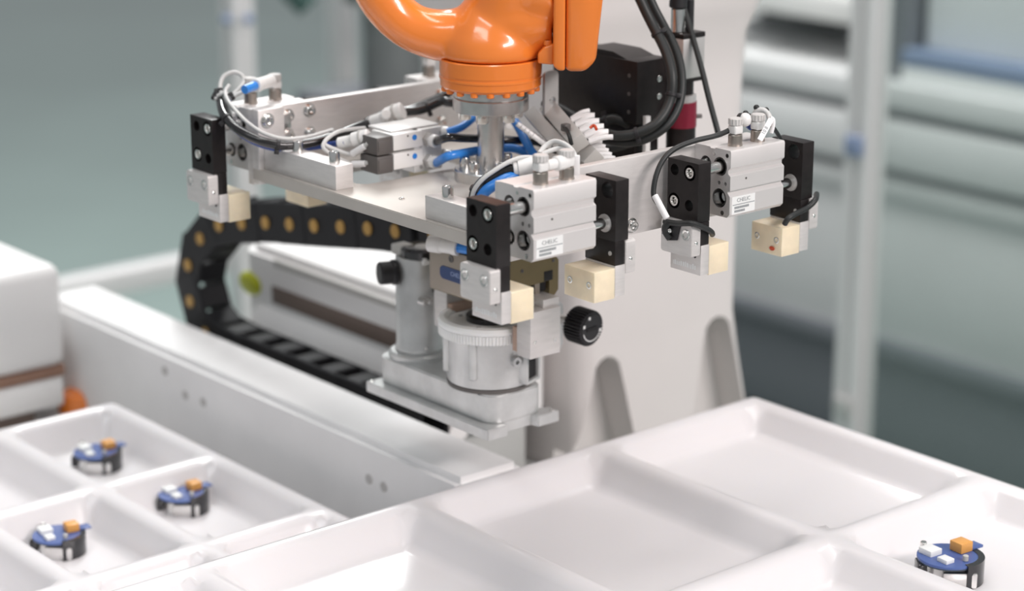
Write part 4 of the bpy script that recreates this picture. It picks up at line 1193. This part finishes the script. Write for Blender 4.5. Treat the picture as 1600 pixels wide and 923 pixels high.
tg = P(901, 261, 1.512)
MB().obox(tg, RT, UPV, FWH, 0.0022, 0.0085, 0.0015, 0.0006).top('cable_marker', 'tag_white', 'blank white cable marker beside the front cylinder fittings', 'cable marker')

# ------------------------------------------------------------------ cables, fittings and sensors of the right jaw cylinder
cr = thing('elbow_fitting', 'round white push-in elbow on top of the right jaw cylinder', 'fitting', (XR(-0.004), YR(0.0245), 0.0535))
MB().sphere(P(1164, 187, 1.612), 0.0052).build('elbow_body', 'white_plastic', cr)
MB().cyl(P(1156, 188, 1.612), P(1159, 188, 1.611), 0.0055, 20).build('seal', 'rubber', cr)
MB().tube([P(1168, 192, 1.62), P(1174, 198, 1.622), P(1182, 196, 1.625), P(1188, 186, 1.63)], 0.0030).build('blue_stub', 'navy_tube', cr)
hose('sensor_cable', 'light grey cable loop with cut black ties above the right cylinder', [P(1180, 196, 1.625), P(1177, 184, 1.625), P(1182, 174, 1.622), P(1192, 172, 1.62), P(1200, 178, 1.618), P(1203, 186, 1.615)], 0.0021, 'grey_cable', cat='cable')
kt = thing('cable_tie', 'dark cut cable ties sticking up above the right cylinder fittings', 'cable tie', P(1180, 178, 1.625))
for (px, py) in ((1165, 177), (1182, 168), (1197, 172)):
    c_ = P(px, py, 1.622)
    MB().sphere(c_, 0.0023, 1, 1, 1, 10, 8).build('tie_head', 'black_cable', kt)
    MB().tube([c_, P((px + 1184) / 2, 180, 1.622), P(1184, 188, 1.622)], 0.0008, 6, 4).build('tie_strap', 'black_cable', kt)
hose('sensor_cable', 'dark cable running from the right fittings down behind the far jaw plate', [P(1200, 192, 1.62), P(1208, 199, 1.618), P(1215, 209, 1.625), P(1222, 222, 1.635)], 0.0016, 'black_cable', cat='cable')
tA, tB = P(1205, 186, 1.600), P(1187, 219, 1.590)
dT = (tB - tA).normalized()
sT = dT.cross(FW).normalized()
nT = dT.cross(sT)
tgo = thing('cable_marker', 'slanted white cable marker printed on the right jaw cylinder top', 'cable marker', (tA + tB) / 2)
mk = MB().obox((tA + tB) / 2, dT, sT, nT, (tB - tA).length / 2, 0.0021, 0.0005, 0.0003).build('sleeve', 'tag_white', tgo)
txt_n = nT if nT.dot(FW) < 0 else -nT
yd_ = txt_n.cross(-dT)
text('10 8', 0.0042, 'print_grey', tgo, (tA + tB) / 2 + dT * 0.0012 + txt_n * 0.0006, -dT, yd_, 'sleeve_print')
MB().tube([P(1203, 184, 1.602), P(1208, 187, 1.603), P(1208, 196, 1.603), P(1205, 208, 1.603)], 0.0016, 8).build('sleeve_back', 'tag_white', tgo)
sc = hose('sensor_cable', 'dark sensor cable arching from the right fittings to the near jaw', [P(1152, 192, 1.60), P(1140, 203, 1.60), P(1118, 212, 1.592), P(1085, 220, 1.585), P(1055, 232, 1.577), P(1036, 250, 1.572), P(1025, 275, 1.570), P(1021, 303, 1.570), P(1028, 318, 1.570)], 0.0020, 'black_cable', cat='cable')
MB().cyl(P(1023, 305, 1.569), P(1042, 341, 1.566), 0.0024, 16, 0.0003).build('white_sleeve', 'tag_white', sc)
sb = thing('sensor_bracket', 'small black sensor bracket tied to the right cylinder near jaw', 'bracket', P(1048, 370, 1.578))
xs_ = 0.0940 - 0.0675
pb = lambda px, py: at(px, py, 'x', xs_)
m = MB()
poly = [pb(1043, 345), pb(1064, 353), pb(1059, 375), pb(1047, 375), pb(1036, 364)]
A = [m.bm.verts.new(p_ + Vector((-0.0012, 0, 0))) for p_ in poly]
B = [m.bm.verts.new(p_ + Vector((0.0, 0, 0))) for p_ in poly]
m.bm.faces.new(A)
m.bm.faces.new(B[::-1])
for i in range(5):
    m.bm.faces.new((A[i], A[(i + 1) % 5], B[(i + 1) % 5], B[i]))
m.build('bracket_plate', 'rubber', sb)
bolt(sb, pb(1050.5, 359) + Vector((-0.0012, 0, 0)), (-1, 0, 0), 0.0020, 0.002)
MB().tube([pb(1050, 346) + Vector((-0.003, 0, 0)), pb(1046, 353) + Vector((-0.004, 0, 0)), pb(1045, 362) + Vector((-0.003, 0, 0)), pb(1050, 372) + Vector((-0.002, 0, 0))], 0.0026, 8).build('knot', 'black_cable', sb)
MB().tube([pb(1043, 345) + Vector((-0.003, 0, 0)), pb(1060, 348) + Vector((-0.0025, 0, 0)), P(1080, 349, 1.570), at(1096, 354, 'y', -0.197), at(1110, 361, 'y', -0.197), at(1113, 366, 'y', -0.193)], 0.0022, 10).build('wrap_cable', 'black_cable', sb)
hose('sensor_cable', 'black cable wrapped diagonally over the far jaw plate on the right', [at(1276, 303, 'y', -0.190), at(1274, 312, 'y', -0.197), at(1262, 324, 'y', -0.1975), at(1245, 333, 'y', -0.1985), at(1232, 341, 'y', -0.1990), at(1226, 350, 'y', -0.196)], 0.0022, 'black_cable', cat='cable')
MB().sphere(at(1206, 388, 'x', 0.0940 + 0.0285), 0.0019, 0.2, 1.5, 0.9).top('indicator_lens', 'wire_red', 'small red sensor glow spot on the far right amber finger', 'indicator')
